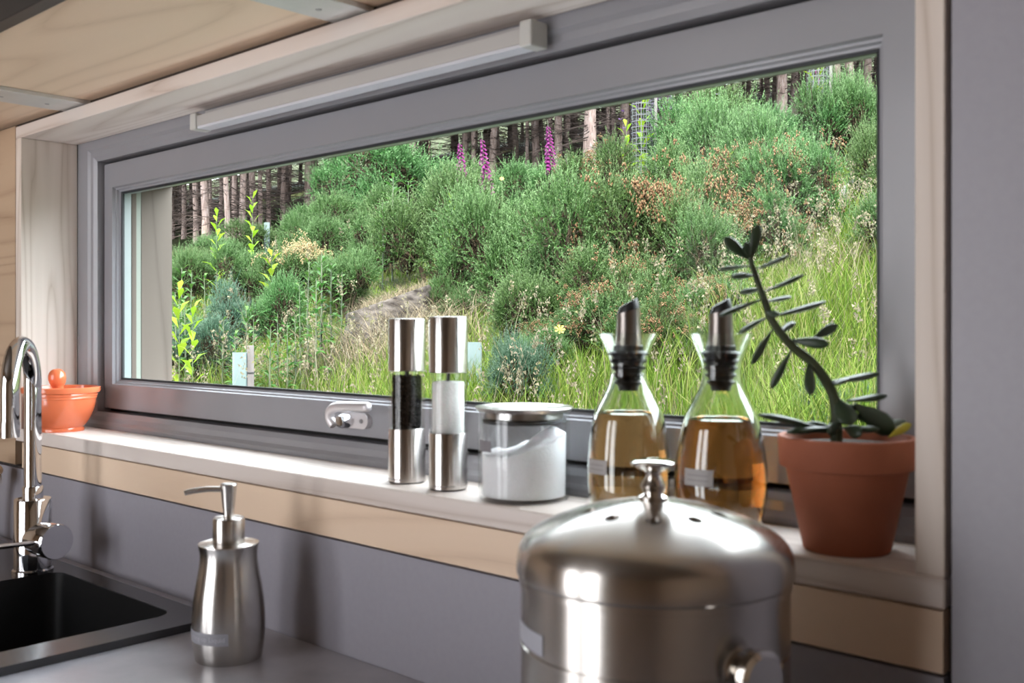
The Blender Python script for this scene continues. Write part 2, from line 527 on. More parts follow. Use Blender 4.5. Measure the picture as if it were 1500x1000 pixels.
rose_top.location = (-.9685, .1043, 1.129); rose_top.rotation_euler = (math.pi / 2, 0, 0)
hub = soft(link('spindle', lathe_me([(0, 0), (.0085, 0), (.0085, .018), (.007, .022), (0, .023)], 24), mat('polished_hub', (.72, .73, .76), .12, 1.0), hr), 30)
hub.location = (-.994, .112, 1.128); hub.rotation_euler = (math.pi / 2, 0, 0)
lev_pts = smooth_path([(-1.006, .0925, 1.1225), (-1.0125, .091, 1.131), (-1.009, .0895, 1.1405), (-.997, .088, 1.1455), (-.975, .0865, 1.1475), (-.948, .086, 1.1485), (-.931, .086, 1.149)], 6)
lv = soft(link('lever', tube_me(lev_pts, [.0060] * (len(lev_pts) - 3) + [.0058, .0050, .0026], 12), SATIN, hr), 60)
# ---------------------------------------------------------------- slim light bar under the head board
lb = thing('led_light_bar', 'slim pale grey light bar fixed along the top of the window frame', 'light', (-.99, .0925, 1.53))
BARM = mat('pale_bar_plastic', (.45, .43, .41), .4)
def bb(name, x0, x1, y0, y1, z0, z1, m, bev=0.0):
    o = box(name, x0 + .99, x1 + .99, y0 - .0925, y1 - .0925, z0 - 1.53, z1 - 1.53, m, lb, bev)
    return o
bb('mounting_rail', -1.285, -.675, .082, .0925, 1.5375, 1.5455, mat('pale_bar_rail', (.38, .36, .35), .5))
bb('body', -1.285, -.678, .0685, .0915, 1.5225, 1.5375, BARM, .001)
bb('diffuser', -1.285, -.678, .0700, .0900, 1.5195, 1.5225, mat('milky_diffuser', (.62, .62, .66), .3))
ECAP = mat('end_cap_plastic', (.52, .51, .48), .35)
bb('end_cap', -1.3005, -1.2855, .0665, .0925, 1.5185, 1.5415, ECAP, .002)
bb('end_cap', -.6775, -.6615, .0665, .0925, 1.5185, 1.5445, ECAP, .002)
# ---------------------------------------------------------------- wall cabinet over the window
wc = thing('wall_cabinet', 'birch plywood wall cupboard above the window with pale metal battens below', 'cabinet', (-.9, 0, 1.58))
def cb(name, x0, x1, y0, y1, z0, z1, m, bev=0.0):
    return box(name, x0 + .9, x1 + .9, y0, y1, z0 - 1.58, z1 - 1.58, m, wc, bev)
CB0, CB1 = -2.6, .6
edges = [CB0, -1.521, -.862, -.2, CB1]
for a, b in zip(edges, edges[1:]):
    cb('bottom_panel', a + .001, b - .001, -.222, .0118, 1.5788, 1.598, BIRCH_X, .0005)
for (a, b) in ((-1.5605, -1.484), (-.893, -.8315), (-.24, -.17)):
    bt = cb('batten', a, b, -.222, .011 if a < -.3 else -.001, 1.5725, 1.5787, ALU, .0008)
    for yy in (-.16, -.10, -.035):
        s_ = lathe('screw', [(0, -.0006), (.0032, -.0006), (.0036, 0.0003), (0, .0003)], mat('steel_screw', (.35, .35, .37), .35, .9), bt, ((a + b) / 2 + .9 - .004, yy, 1.5725 - 1.58), 14)
cb('edge_strip', CB0, CB1, -.240, -.2225, 1.5745, 1.602, mat('dark_bronze_strip', (.045, .042, .040), .4, .4), .0008)
cb('carcass', CB0, CB1, -.2215, .0115, 1.599, 2.2, BIRCH_W)
for a in (-2.6, -1.8, -1.0, -.2):
    cb('door', a + .003, a + .797, -.2395, -.2220, 1.604, 2.2, mat('dark_walnut_front', (.085, .06, .045), .5))
# ================================================================ worktop, cupboards, sink, tap
WT = .893
WT_M = noisy('grey_brown_worktop', (.33, .325, .36), (.41, .40, .435), 26.0, .28, 0.1, detail=6, lo=.3, hi=.7)
# worktop slab with a cut-out for the sink
SKX0, SKX1, SKY0, SKY1 = -2.05, -1.066, -.515, -.0300
def plate_me(outer, holes, z0, z1):
    bm = bmesh.new()
    loops = []
    for lp in [outer] + holes:
        vs = [bm.verts.new((x, y, z1)) for x, y in lp]
        es = [bm.edges.new((vs[i], vs[(i + 1) % len(vs)])) for i in range(len(vs))]
        loops.append((vs, es))
    bmesh.ops.triangle_fill(bm, edges=[e for _, es in loops for e in es], use_beauty=True, normal=(0, 0, 1))
    top = bm.faces[:]
    r = bmesh.ops.extrude_face_region(bm, geom=top)
    for v in [g for g in r['geom'] if isinstance(g, bmesh.types.BMVert)]:
        v.co.z = z0
    bmesh.ops.recalc_face_normals(bm, faces=bm.faces[:])
    return bm_mesh(bm)
wt = link('worktop', plate_me([(RX0 + .02, -.62), (RX1 - .02, -.62), (RX1 - .02, -.0005), (RX0 + .02, -.0005)], [rrect(SKX0 + .012, SKX1 - .012, SKY0 + .012, SKY1 - .012, .02)], WT - .038, WT), WT_M)
tag(wt, 'grey brown kitchen worktop running below the window', 'worktop')
# base cupboards under the worktop (below the frame)
CUPM = mat('birch_cupboard', (.52, .38, .25), .5)
for i, (a, b) in enumerate(((-3.3, -2.12), (-.99, -.2), (-.195, .6), (.605, 1.25))):
    c = thing('base_cupboard', ['birch base cupboard at the left end under the worktop', 'birch base cupboard under the soap dispenser', 'birch base cupboard under the steel compost bin', 'birch base cupboard at the right end under the worktop'][i], 'cupboard', ((a + b) / 2, -.3, 0), 0, 'base cupboards under the worktop')
    h = (b - a) / 2
    box('body', -h, h, -.27, .28, .10, WT - .039, CUPM, c)
    box('plinth', -h, h, -.22, .28, 0.0, .0995, DARKGAP, c)
    d = box('door', -h + .003, h - .003, -.29, -.2705, .103, WT - .042, CUPM, c, .001)
    box('handle', -h + .05, -h + .17, -.312, -.2905, .78, .792, ALU, d, .002)
# sink: raised black composite rim, bowl, shallow drainer
BLACK_C = noisy('black_composite', (.0075, .0078, .0085), (.013, .013, .014), 900.0, .38, detail=2)
sk = thing('sink', 'black composite inset sink with raised rim in the worktop', 'sink', (-1.3, -.27, WT))
RIMZ = .0095
bowl_h = rrect(-1.432 + 1.3, -1.117 + 1.3, -.47 + .27, -.0585 + .27, .022, 6)
drain_h = rrect(-2.0 + 1.3, -1.462 + 1.3, -.47 + .27, -.135 + .27, .02, 6)
rim = soft(link('rim', plate_me(rrect(SKX0 + 1.3, SKX1 + 1.3, SKY0 + .27, SKY1 + .27, .018), [bowl_h, drain_h], 0.0002, RIMZ), mat('black_composite_rim', (.040, .040, .044), .22), sk), 30)
def basin_me(lp, z1, z0, th, inset=.012):
    bm = bmesh.new()
    cx = sum(p[0] for p in lp) / len(lp); cy = sum(p[1] for p in lp) / len(lp)
    def sc(k, z): return [bm.verts.new((cx + (x - cx) * k, cy + (y - cy) * k, z)) for x, y in lp]
    R = [sc(1.0, z1), sc(.985, z0 + .02), sc(.955, z0), sc(.96, z0 - th), sc(1.02, z0 + .02), sc(1.02, z1 - .002)]
    n = len(lp)
    for a, b in zip(R, R[1:]):
        for i in range(n):
            bm.faces.new((a[i], a[(i + 1) % n], b[(i + 1) % n], b[i]))
    bm.faces.new(R[2]); bm.faces.new(R[3][::-1])
    bmesh.ops.recalc_face_normals(bm, faces=bm.faces[:])
    return bm_mesh(bm)
bw = soft(link('bowl', basin_me(bowl_h, RIMZ - .001, -.19, .006), BLACK_C, sk), 40)
soft(link('drainer', plate_me(drain_h, [], -.004, .0025), mat('black_composite_rim', (.040, .040, .044), .22), sk), 40)
ws = lathe('waste', [(0, 0), (.04, 0), (.042, .002), (.03, .004), (0, .001)], mat('chrome', (.80, .80, .82), .04, 1.0), sk, (.01, 0, -.1898), 32)
# tap
CHROME = mat('chrome', (.80, .80, .82), .04, 1.0)
tapx, tapy = -1.4545, -.0850
tp = thing('tap', 'polished chrome swan neck mixer tap beside the black sink', 'tap', (tapx, tapy, WT + RIMZ))
tw = (Vector((tapx, tapy, WT)) - CAM).dot(FW)
def tz(y): return zpx(y, tw) - (WT + RIMZ)
B0 = .0
lathe('base_ring', [(0, 0.0), (.0268, 0.0), (.0268, .004), (.0248, .006), (0, .006)], CHROME, tp, None, 40)
lathe('body', [(.0245, .0055), (.0245, tz(731)), (.0235, tz(729.5)), (.012, tz(728.8)), (0, tz(728.8))], CHROME, tp, None, 48)
lathe('collar', [(.0135, tz(729.5)), (.0135, tz(713)), (.0128, tz(711.5)), (0, tz(711.5))], CHROME, tp, None, 36)
# the spout rises, bends over to the front-left and drops
sp0 = tz(712)
fdir = (at_z(10, 900, WT) - Vector((tapx, tapy, WT))).normalized() if False else Vector((.819, -.575, 0)).normalized()
ztop = 1.2305 - (WT + RIMZ)
R_ = .060
pts = [(0, 0, sp0), (0, 0, sp0 + .05), (0, 0, ztop - R_ - .012)]
for i in range(0, 19):
    a = math.pi * i / 18
    o_ = fdir * (R_ - R_ * math.cos(a))
    pts.append((o_.x, o_.y, ztop - R_ - .011 + R_ * math.sin(a)))
endp = Vector(pts[-1])
pts.append((endp.x, endp.y, endp.z - .03)); 
zt = 1.121 - (WT + RIMZ)
pts.append((endp.x, endp.y, zt))
tube('spout', pts, .0115, CHROME, tp, 24, 60)
tube('aerator', [(endp.x, endp.y, zt + .0002), (endp.x, endp.y, zt - .019)], .0123, CHROME, tp, 28, 40)
# side mixer cylinder pointing to the right front, with a pin lever
ax = Vector((.989, .135, 0)).normalized()
zc = tz(786)
cap_c = Vector((0, 0, zc)) + ax * .047
tube('mixer_cartridge', [Vector((0, 0, zc)) + ax * .012, Vector((0, 0, zc)) + ax * .034], .0225, CHROME, tp, 40, 40)
tube('mixer_knob', [Vector((0, 0, zc)) + ax * .0343, Vector((0, 0, zc)) + ax * .0595, Vector((0, 0, zc)) + ax * .0605], [.0240, .0240, .0232], CHROME, tp, 48, 40)
ld = Vector((-.10, -.99, .01)).normalized()
l0 = Vector((0, 0, zc)) + ax * .045
tube('lever', [l0 + ld * .020, l0 + ld * .075, l0 + ld * .13], [.0036, .0036, .0033], CHROME, tp, 16, 50)
# pale brush tip behind the tap
br_p = at_y(-6, 690, -.035)
bz = br_p.z
br = thing('dish_brush', 'pale wooden dish brush standing against the splashback by the tap', 'brush', (br_p.x - .02, br_p.y, WT))
PALEW = wood('pale_beech', (.66, .50, .36), (.42, .28, .17), 'Z', .6)
hh = bz - WT
tube('handle', [(-.02, 0, 0), (-.016, 0, hh * .5), (-.004, 0, hh)], [.008, .007, .009], PALEW, br, 12)
bm = bmesh.new()
bmesh.ops.create_icosphere(bm, subdivisions=3, radius=.022, matrix=Matrix.Translation((.004, 0, hh)) @ Matrix.Diagonal((1, .7, .5, 1)))
link('head', bm_mesh(bm), PALEW, br, smooth=True)
V = []; Tt = []
rb = random.Random(3)
for i in range(220):
    a = rb.random() * 6.283; r = .018 * math.sqrt(rb.random())
    x, y = .004 + r * math.cos(a), .7 * r * math.sin(a)
    b = len(V); V += [(x - .0008, y, hh - .004), (x + .0008, y, hh - .004), (x * 1.25, y * 1.2, hh - .022 - rb.random() * .004)]; Tt.append((b, b + 1, b + 2))
o = link('bristles', tri_me(np.array(V), np.array(Tt)), mat('bristle', (.62, .52, .38), .7), br); o['kind'] = 'stuff'
# ================================================================ soap dispenser
STEEL = brushed('brushed_steel', (.60, .575, .55), .27)
POL = mat('polished_steel', (.68, .66, .64), .10, 1.0)
dx, dy = -.9532, -.087
sdp = thing('soap_dispenser', 'brushed steel soap pump bottle with a printed label on the worktop', 'soap dispenser', (dx, dy, WT))
dw = (Vector((dx, dy, WT)) - CAM).dot(FW)
k = dw / FPX
def dz(y): return zpx(y, dw) - WT
prof = [(0, .0), (46.5 * k, 0), (47.5 * k, .0012), (49.2 * k, dz(951)), (51.2 * k, dz(935)), (52.3 * k, dz(912)), (51.6 * k, dz(892)), (49.5 * k, dz(870)), (46 * k, dz(848)), (42.5 * k, dz(828)), (41.2 * k, dz(815)), (41.5 * k, dz(805)), (43.5 * k, dz(796)), (43.2 * k, dz(794.6)), (24 * k, dz(793)), (0, dz(793))]
pp = prof[:3] + spline_prof(prof[3:13], 4) + prof[13:]
lathe('body', pp, STEEL, sdp, None, 64, 30)
lathe('collar', [(22.6 * k, dz(792.6)), (23 * k, dz(790)), (23 * k, dz(759.5)), (22 * k, dz(757.5)), (9 * k, dz(756.5)), (0, dz(756.5))], STEEL, sdp, None, 48, 30)
lathe('pump_head', [(7.5 * k, dz(757)), (8 * k, dz(745)), (8.5 * k, dz(744.5)), (11.6 * k, dz(711)), (12 * k, dz(709.5)), (11 * k, dz(708)), (0, dz(708))], STEEL, sdp, None, 40, 30)
spd = (-RT * .92 - FW * .38).normalized()
pth = smooth_path([Vector((0, 0, dz(716))) + spd * (7 * k), Vector((0, 0, dz(714.5))) + spd * (28 * k), Vector((0, 0, dz(715.5))) + spd * (48 * k), Vector((0, 0, dz(718.0))) + spd * (62 * k)], 5)
tube('spout', pth, [.0030] * (len(pth) - 4) + [.0029, .0028, .0027, .0025], STEEL, sdp, 14, 60)
LABEL = mat('grey_label_tape', (.36, .36, .40), .45)
LTXT = mat('white_label_print', (.58, .58, .62), .5)
camdir = math.atan2(CAM.y - dy, CAM.x - dx)
def rad_at(P, z):
    for (r0, z0), (r1, z1) in zip(P, P[1:]):
        if min(z0, z1) - 1e-9 <= z <= max(z0, z1) + 1e-9 and abs(z1 - z0) > 1e-7:
            return r0 + (r1 - r0) * (z - z0) / (z1 - z0)
    return P[-1][0]
def wrap_on(P, ang, zc, off):
    """lay (x, y) on the turned surface P round angle ang, height zc"""
    def f(x, y):
        z = zc + y; r = rad_at(P, z) + off
        a = ang + x / r
        return Vector((r * math.cos(a), r * math.sin(a), z))
    return f
# image left of the camera-facing line = smaller... angle decreases to the image left when seen from outside
lab_a = camdir - math.radians(46)
wr = wrap_on(pp[2:-2], lab_a, dz(922), .0004)
patch('label', -.036, .030, -.0062, .0062, LABEL, sdp, wr, 20)
lettering('lettering', 'Washing-up Liquid', .0072, LTXT, sdp, wrap_on(pp[2:-2], lab_a, dz(922), .0007))
# ================================================================ steel compost bin
bc = CAM + ray(957, 822) * .655
bnx, bny = bc.x, bc.y
bn = thing('compost_bin', 'round brushed steel compost bin with domed vented lid on the worktop', 'bin', (bnx, bny, WT))
bw_ = .655; k = bw_ / FPX
RZ = bc.z - WT           # rim height above the worktop
BSTEEL = brushed('bin_steel', (.58, .545, .51), .27)
R0 = .0852
body_p = [(0, .0), (R0 - .003, 0), (R0, .002), (R0, RZ - .050), (R0 - .0008, RZ - .0495), (R0 - .0008, RZ - .0485), (R0, RZ - .048), (R0, RZ - .012), (R0 + .0012, RZ - .0115), (R0 + .0012, RZ - .0055), (R0 - .004, RZ - .0045), (R0 - .006, RZ - .012), (R0 - .006, .02), (0, .015)]
lathe('body', body_p, BSTEEL, bn, None, 96, 25)
lid_o = [(.0866, -.004), (.0878, -.0025), (.0880, .001), (.0874, .008), (.0852, .0148), (.0790, .0215), (.068, .0275), (.055, .0328), (.040, .0374), (.024, .0408), (.010, .0427), (0, .0432)]
lid_o = lid_o[:2] + spline_prof(lid_o[2:], 4)
lid_i = [(r - .0012 if r > .002 else 0, z - .0012) for r, z in lid_o[::-1]]
lid_me = lathe_me(lid_o + lid_i + [lid_o[0]], 120, False, False)
lid = link('lid', lid_me, BSTEEL, bn, (0, 0, RZ - .003))
bm = bmesh.new()
for i in range(10):
    a = camdir + 2 * math.pi * i / 10 - .05
    a = math.atan2(CAM.y - bny, CAM.x - bnx) + 2 * math.pi * i / 10
    bmesh.ops.create_cone(bm, cap_ends=True, segments=18, radius1=.0046, radius2=.0046, depth=.06, matrix=Matrix.Translation((.0425 * math.cos(a), .0425 * math.sin(a), .04)))
cut = link('cutter', bm_mesh(bm)); cut.parent = bn; cut.location = lid.location
md = lid.modifiers.new('holes', 'BOOLEAN'); md.operation = 'DIFFERENCE'; md.object = cut; md.solver = 'EXACT'
dg = bpy.context.evaluated_depsgraph_get()
nm = bpy.data.meshes.new_from_object(lid.evaluated_get(dg))
lid.modifiers.clear(); old = lid.data; lid.data = nm
if not nm.materials: nm.materials.append(BSTEEL)
bpy.data.objects.remove(cut)
soft(lid, 28)
kp = [(.0, .0415), (.0095, .0415), (.0098, .0450), (.0062, .0468), (.0078, .0500), (.0082, .0520), (.0066, .0550), (.0046, .0580), (.0050, .0605), (.0110, .0635), (.0142, .0650), (.0145, .0668), (.0125, .0680), (.006, .0688), (0, .0690)]
kn = lathe('knob', kp, mat('polished_knob', (.74, .72, .69), .09, 1.0), lid, None, 40, 30)
filt = lathe('carbon_filter', [(0, .015), (.062, .015), (.062, .020), (0, .020)], mat('black_filter', (.01, .01, .01), .95), lid, None, 40)
ba = math.atan2(CAM.y - bny, CAM.x - bnx)
na = ba + math.radians(37)
nd = Vector((math.cos(na), math.sin(na), 0))
kz = zpx(966, .60) - WT
p0 = Vector((0, 0, kz)) + nd * (R0 - .001)
hs = bpy.data.objects.new('handle_boss', tube_me([p0, p0 + nd * .0035, p0 + nd * .0036, p0 + nd * .011, p0 + nd * .0112, p0 + nd * .0165, p0 + nd * .0185], [.0135, .0135, .009, .009, .0155, .0155, .0125], 40)); COL.objects.link(hs)
hs.data.materials.append(mat('polished_knob', (.74, .72, .69), .09, 1.0)); hs.parent = bn; soft(hs, 30)
nb = ba - math.radians(143)
nd2 = Vector((math.cos(nb), math.sin(nb), 0))
p0 = Vector((0, 0, kz)) + nd2 * (R0 - .001)
h2 = bpy.data.objects.new('handle_boss', tube_me([p0, p0 + nd2 * .0035, p0 + nd2 * .0036, p0 + nd2 * .011, p0 + nd2 * .0112, p0 + nd2 * .0165, p0 + nd2 * .0185], [.0135, .0135, .009, .009, .0155, .0155, .0125], 40)); COL.objects.link(h2)
h2.data.materials.append(mat('polished_knob', (.74, .72, .69), .09, 1.0)); h2.parent = bn; soft(h2, 30)
wrb = wrap_on([(R0, 0), (R0, .3)], ba - math.radians(62), zpx(918, .648) - WT - .0005, .0004)
patch('label', -.026, .018, -.0062, .0062, LABEL, bn, wrb, 20)
# ================================================================ mills
MSTEEL = brushed('mill_steel', (.60, .575, .555), .25)
MGLASS = clear_glass('mill_acrylic', (.96, .97, .96), .02, 1.45)
def mill(name, label, x, y, ytop, y1, y2, half, content):
    t = thing(name, label, 'mill', (x, y, SILL), 0, None)
    w = (Vector((x, y, SILL)) - CAM).dot(FW); k = w / FPX
    r = half * k
    z = lambda py: zpx(py, w) - SILL
    zt, za, zb = z(ytop), z(y1), z(y2)
    lathe('foot_ring', [(0, 0), (r * .93, 0), (r * .93, .0016), (0, .0016)], mat('black_plastic', (.015, .015, .016), .4), t, None, 40)
    lathe('grinder_base', [(r * .9, .0014), (r, .0016), (r, zb - .001), (r * .98, zb), (0, zb)], MSTEEL, t, None, 56, 30)
    lathe('cap', [(r * .95, za), (r, za + .0008), (r, zt - .0016), (r * .97, zt - .0004), (r * .9, zt), (0, zt)], MSTEEL, t, None, 56, 30)
    ro = r * .975
    gl = lathe('tube', [(ro, zb + .0002), (ro, za + .0004), (ro - .0022, za + .0004), (ro - .0022, zb + .0002), (ro, zb + .0002)], MGLASS, t, None, 48, 30, False, False)
    lathe('spindle', [(.0022, zb), (.0022, za), (0, za)], mat('dark_spindle', (.05, .05, .05), .4, .6), t, None, 16)
    ri = ro - .0030
    if content == 'pepper':
        rr = random.Random(5)
        V, T3 = [], []
        ico = bmesh.new(); bmesh.ops.create_icosphere(ico, subdivisions=1, radius=1.0)
        iv = np.array([v.co for v in ico.verts]); it = np.array([[v.index for v in f.verts] for f in ico.faces]); ico.free()
        fill = za - .006 - zb
        n = 0
        for lay in range(22):
            for a_ in range(16):
                a = 2 * math.pi * (a_ + .5 * (lay % 2)) / 16 + rr.uniform(-.08, .08)
                zz = zb + .0022 + lay * fill / 22 + rr.uniform(-.0007, .0007)
                if lay > 19 and math.cos(a - 2.5) < -.2: continue
                rad = ri - .0024 - rr.random() * .0006
                V.append(iv * rr.uniform(.0021, .0026) + np.array((rad * math.cos(a), rad * math.sin(a), zz))); T3.append(it + n * len(iv)); n += 1
        for q in range(60):
            a = rr.random() * 6.283; rad = (ri - .004) * math.sqrt(rr.random())
            V.append(iv * rr.uniform(.0021, .0026) + np.array((rad * math.cos(a), rad * math.sin(a), zb + fill - .001 + rr.uniform(-.003, .001)))); T3.append(it + n * len(iv)); n += 1
        o = link('peppercorns', tri_me(np.concatenate(V), np.concatenate(T3)), leafy('peppercorn', [(.018, .012, .010), (.05, .035, .028), (.10, .075, .06), (.03, .02, .017)], .7, 0), t, smooth=True)
        o['kind'] = 'stuff'
        lathe('pepper_core', [(0, zb + .0005), (ri - .0045, zb + .0005), (ri - .0045, zb + fill - .004), (0, zb + fill - .003)], mat('pepper_dark', (.02, .014, .012), .9), t, None, 24)
    else:
        rr = random.Random(8)
        top = za - .009
        o = lathe('salt_fill', [(0, zb + .0003), (ri, zb + .0003), (ri, top - .0008), (ri * .8, top), (ri * .4, top + .0006), (0, top + .0003)], noisy('coarse_salt', (.86, .83, .83), (.93, .90, .90), 700.0, .6, bmp=.5, **{'Subsurface Weight': .85, 'Subsurface Radius': (1.0, .93, .95), 'Subsurface Scale': .014}), t, None, 40, 50)
    ang = math.atan2(CAM.y - y, CAM.x - x)
    # faint lettering too worn to read: short dark marks along the foot
    bm_ = wrap_on([(r, -.01), (r, .3)], ang - (.85 if content == 'pepper' else .25), z(699 if content == 'pepper' else 708.5), .0002)
    rr = random.Random(2); xx = -.011
    bm2 = bmesh.new()
    while xx < .011:
        w_ = rr.uniform(.0005, .0011)
        vs = [bm2.verts.new(bm_(px_, py_)) for px_, py_ in ((xx, -.0007), (xx + w_, -.0007), (xx + w_, .0007), (xx, .0007))]
        bm2.faces.new(vs); xx += w_ + .0006
    link('lettering', bm_mesh(bm2), mat('etched_grey', (.16, .15, .15), .5), t)
    return t
mill('pepper_mill', 'steel and clear pepper mill full of dark peppercorns on the sill', -.8167, .043, 466.5, 543, 626.5, 27.2, 'pepper')
mill('salt_mill', 'steel and clear salt mill filled with white salt on the sill', -.7491, .0389, 463.5, 545.5, 633, 28.3, 'salt')
# ================================================================ salt jar
jx, jy = -.6535, .0476
jw = (Vector((jx, jy, SILL)) - CAM).dot(FW); k = jw / FPX
jz = lambda py: zpx(py, jw) - SILL
jr = 66.8 * k
jar = thing('storage_jar', 'round glass jar of white salt with a flat steel lid on the sill', 'jar', (jx, jy, SILL))
JG = clear_glass('jar_glass', (.975, .985, .985), .01, 1.42)
zt = jz(603)
lathe('glass', [(0, 0), (jr - .004, 0), (jr - .001, .0012), (jr, .004), (jr, zt), (jr - .002, zt + .0008), (jr - .0028, zt), (jr - .0028, .006), (jr - .006, .004), (0, .004)], JG, jar, None, 64, 40)
lidj = lathe('lid', [(0, zt - .007), (jr - .0075, zt - .007), (jr - .0062, zt - .005), (jr - .0062, zt + .0012), (jr + .0012, zt + .0014), (jr + .0028, zt + .0040), (jr + .0034, jz(596)), (jr + .0030, jz(595)), (jr - .003, jz(595)), (jr - .006, jz(597)), (0, jz(597))], brushed('jar_lid_steel', (.55, .53, .51), .3), jar, None, 64, 25)
lathe('seal', [(jr - .0075, zt - .0105), (jr - .0036, zt - .0100), (jr - .0030, zt - .0088), (jr - .0036, zt - .0072), (jr - .0075, zt - .0072)], mat('dark_seal', (.03, .03, .032), .5), lidj, None, 56, 60)
# salt with a heap piled to one side
bm = bmesh.new()
N1, N2 = 48, 14
ri = jr - .0034
def salt_h(x, y):
    q = Vector((x, y)).dot(Vector((RT.x, RT.y))) / ri
    g = Vector((x, y)).dot(Vector((FW.x, FW.y))) / ri
    h = jz(664) + .018 * max(0, q * .75 + .25) ** .8 + .012 * math.exp(-((q - .55) ** 2 + (g - .1) ** 2) / .12) + .006 * math.exp(-((q + .6) ** 2 + (g - .2) ** 2) / .03)
    h += .0022 * math.sin(q * 9 + g * 5) * math.cos(g * 11 - q * 3)
    return min(h, zt - .012)
cen = bm.verts.new((0, 0, salt_h(0, 0)))
rings = []
for j in range(1, N2 + 1):
    rings.append([bm.verts.new((ri * j / N2 * math.cos(2 * math.pi * i / N1), ri * j / N2 * math.sin(2 * math.pi * i / N1), salt_h(ri * j / N2 * math.cos(2 * math.pi * i / N1), ri * j / N2 * math.sin(2 * math.pi * i / N1)))) for i in range(N1)])
base = [bm.verts.new((ri * .985 * math.cos(2 * math.pi * i / N1), ri * .985 * math.sin(2 * math.pi * i / N1), .0045)) for i in range(N1)]
for i in range(N1):
    j = (i + 1) % N1
    bm.faces.new((cen, rings[0][i], rings[0][j]))
    for a, b in zip(rings, rings[1:] + [base]):
        bm.faces.new((a[i], b[i], b[j], a[j]))
bm.faces.new(base[::-1])
bmesh.ops.recalc_face_normals(bm, faces=bm.faces[:])
soft(link('salt', bm_mesh(bm), noisy('fine_salt', (.89, .86, .87), (.94, .91, .92), 500.0, .7, bmp=.35, **{'Subsurface Weight': .85, 'Subsurface Radius': (1.0, .93, .95), 'Subsurface Scale': .014}), jar), 60)
ja = math.atan2(CAM.y - jy, CAM.x - jx)
wj = wrap_on([(jr, -.01), (jr, .3)], ja - math.radians(57), jz(649), .0004)
patch('label', -.0105, .0105, -.0052, .0052, mat('mauve_grey_label', (.20, .185, .20), .5), jar, wj, 10)
# ================================================================ oil and vinegar bottles
def bottle(cx, Y, prof, level, ybase, label_txt, liq_col, name_label):
    r_ = ray(cx, 700); p = CAM + r_ * ((Y - CAM.y) / r_.y)
    x, y = p.x, p.y
    w = (Vector((x, y, 0)) - CAM).dot(FW); k = w / FPX
    z = lambda py: zpx(py, w) - SILL
    t = thing('pourer_bottle', name_label, 'bottle', (x, y, SILL))
    out = [(h * k, max(z(py), .0)) for py, h in prof]           # from the base up
    P = spline_prof(out, 5)
    P = [(r, max(0.0, zz)) for r, zz in P]
    th = .0016
    inner = [(max(r - th, 0), max(zz, .004)) for r, zz in P][::-1]
    lathe('glass', [(0, 0)] + P + inner + [(0, .004)], mat('bottle_glass', (.93, .97, .93), 0.0, 0, **{'Transmission Weight': 1.0, 'IOR': 1.45}), t, None, 64, 50, False, False)
    zl = z(level)
    LP = [(r - th * 1.06, zz) for r, zz in P if zz < zl]
    rl = rad_at(P, zl) - th * 1.06
    LP = [(0, .0042)] + [(r, max(zz, .0042)) for r, zz in LP] + [(rl, zl), (rl * .96, zl - .0005), (0, zl - .0006)]
    lm = mat('liquid_' + label_txt, liq_col, .0, 0, **{'Transmission Weight': 1.0, 'IOR': 1.36})
    lathe('liquid', LP, lm, t, None, 64, 40)
    # black rubber stopper with ribs and a slanted steel pourer
    RUB = mat('black_rubber', (.012, .012, .013), .45)
    zn = z(555)
    hr_ = lambda py: rad_at(P, z(py))
    seg = []
    y0s, y1s = 572, 512
    n = 5
    rt_ = 29 * k; rb_ = 21 * k
    seg.append((0, z(y0s))); seg.append((14 * k, z(y0s))); seg.append((15 * k, z(566)))
    for i in range(n):
        f = i / (n - 1)
        rr_ = rb_ + (rt_ - rb_) * f
        yy = 563 - f * 42
        seg += [(rr_ - 4 * k, z(yy)), (rr_ - 1.2 * k, z(yy - 2)), (rr_, z(yy - 4)), (rr_ - 1.2 * k, z(yy - 6)), (rr_ - 4.5 * k, z(yy - 7.5))]
    seg += [(22 * k, z(513)), (22 * k, z(506)), (19 * k, z(504)), (0, z(504))]
    stp = lathe('stopper', seg, RUB, t, None, 40, 40)
    # steel sleeve, flaring a little towards its foot, cut at a slant on top
    bm = bmesh.new()
    nn = 32
    rings = []
    for yy, rr_ in ((505, 20.5), (490, 18.5), (470, 17.2), (455, 17.5)):
        rings.append([bm.verts.new((rr_ * k * math.cos(2 * math.pi * i / nn), rr_ * k * math.sin(2 * math.pi * i / nn), z(yy))) for i in range(nn)])
    for a, b in zip(rings, rings[1:]):
        for i in range(nn):
            bm.faces.new((a[i], a[(i + 1) % nn], b[(i + 1) % nn], b[i]))
    for v in rings[-1]:
        v.co.z += Vector((v.co.x, v.co.y)).dot(Vector((RT.x, RT.y))) * .30
    bmesh.ops.recalc_face_normals(bm, faces=bm.faces[:])
    soft(link('pourer_sleeve', bm_mesh(bm), mat('dark_steel_sleeve', (.23, .205, .19), .3, 1.0), stp), 40)
    bm = bmesh.new()
    rings = []
    for yy, rr_, sl in ((460, 16.2, .3), (452, 16.2, .32), (443, 13.0, .55)):
        rg = []
        for i in range(nn):
            vx, vy = rr_ * k * math.cos(2 * math.pi * i / nn), rr_ * k * math.sin(2 * math.pi * i / nn)
            rg.append(bm.verts.new((vx, vy, z(yy) + (vx * RT.x + vy * RT.y) * sl)))
        rings.append(rg)
    for a, b in zip(rings, rings[1:]):
        for i in range(nn):
            bm.faces.new((a[i], a[(i + 1) % nn], b[(i + 1) % nn], b[i]))
    bm.faces.new(rings[-1]); bm.faces.new(rings[0][::-1])
    bmesh.ops.recalc_face_normals(bm, faces=bm.faces[:])
    soft(link('pourer_lip', bm_mesh(bm), RUB, stp), 40)
    return t, P, z, k, x, y
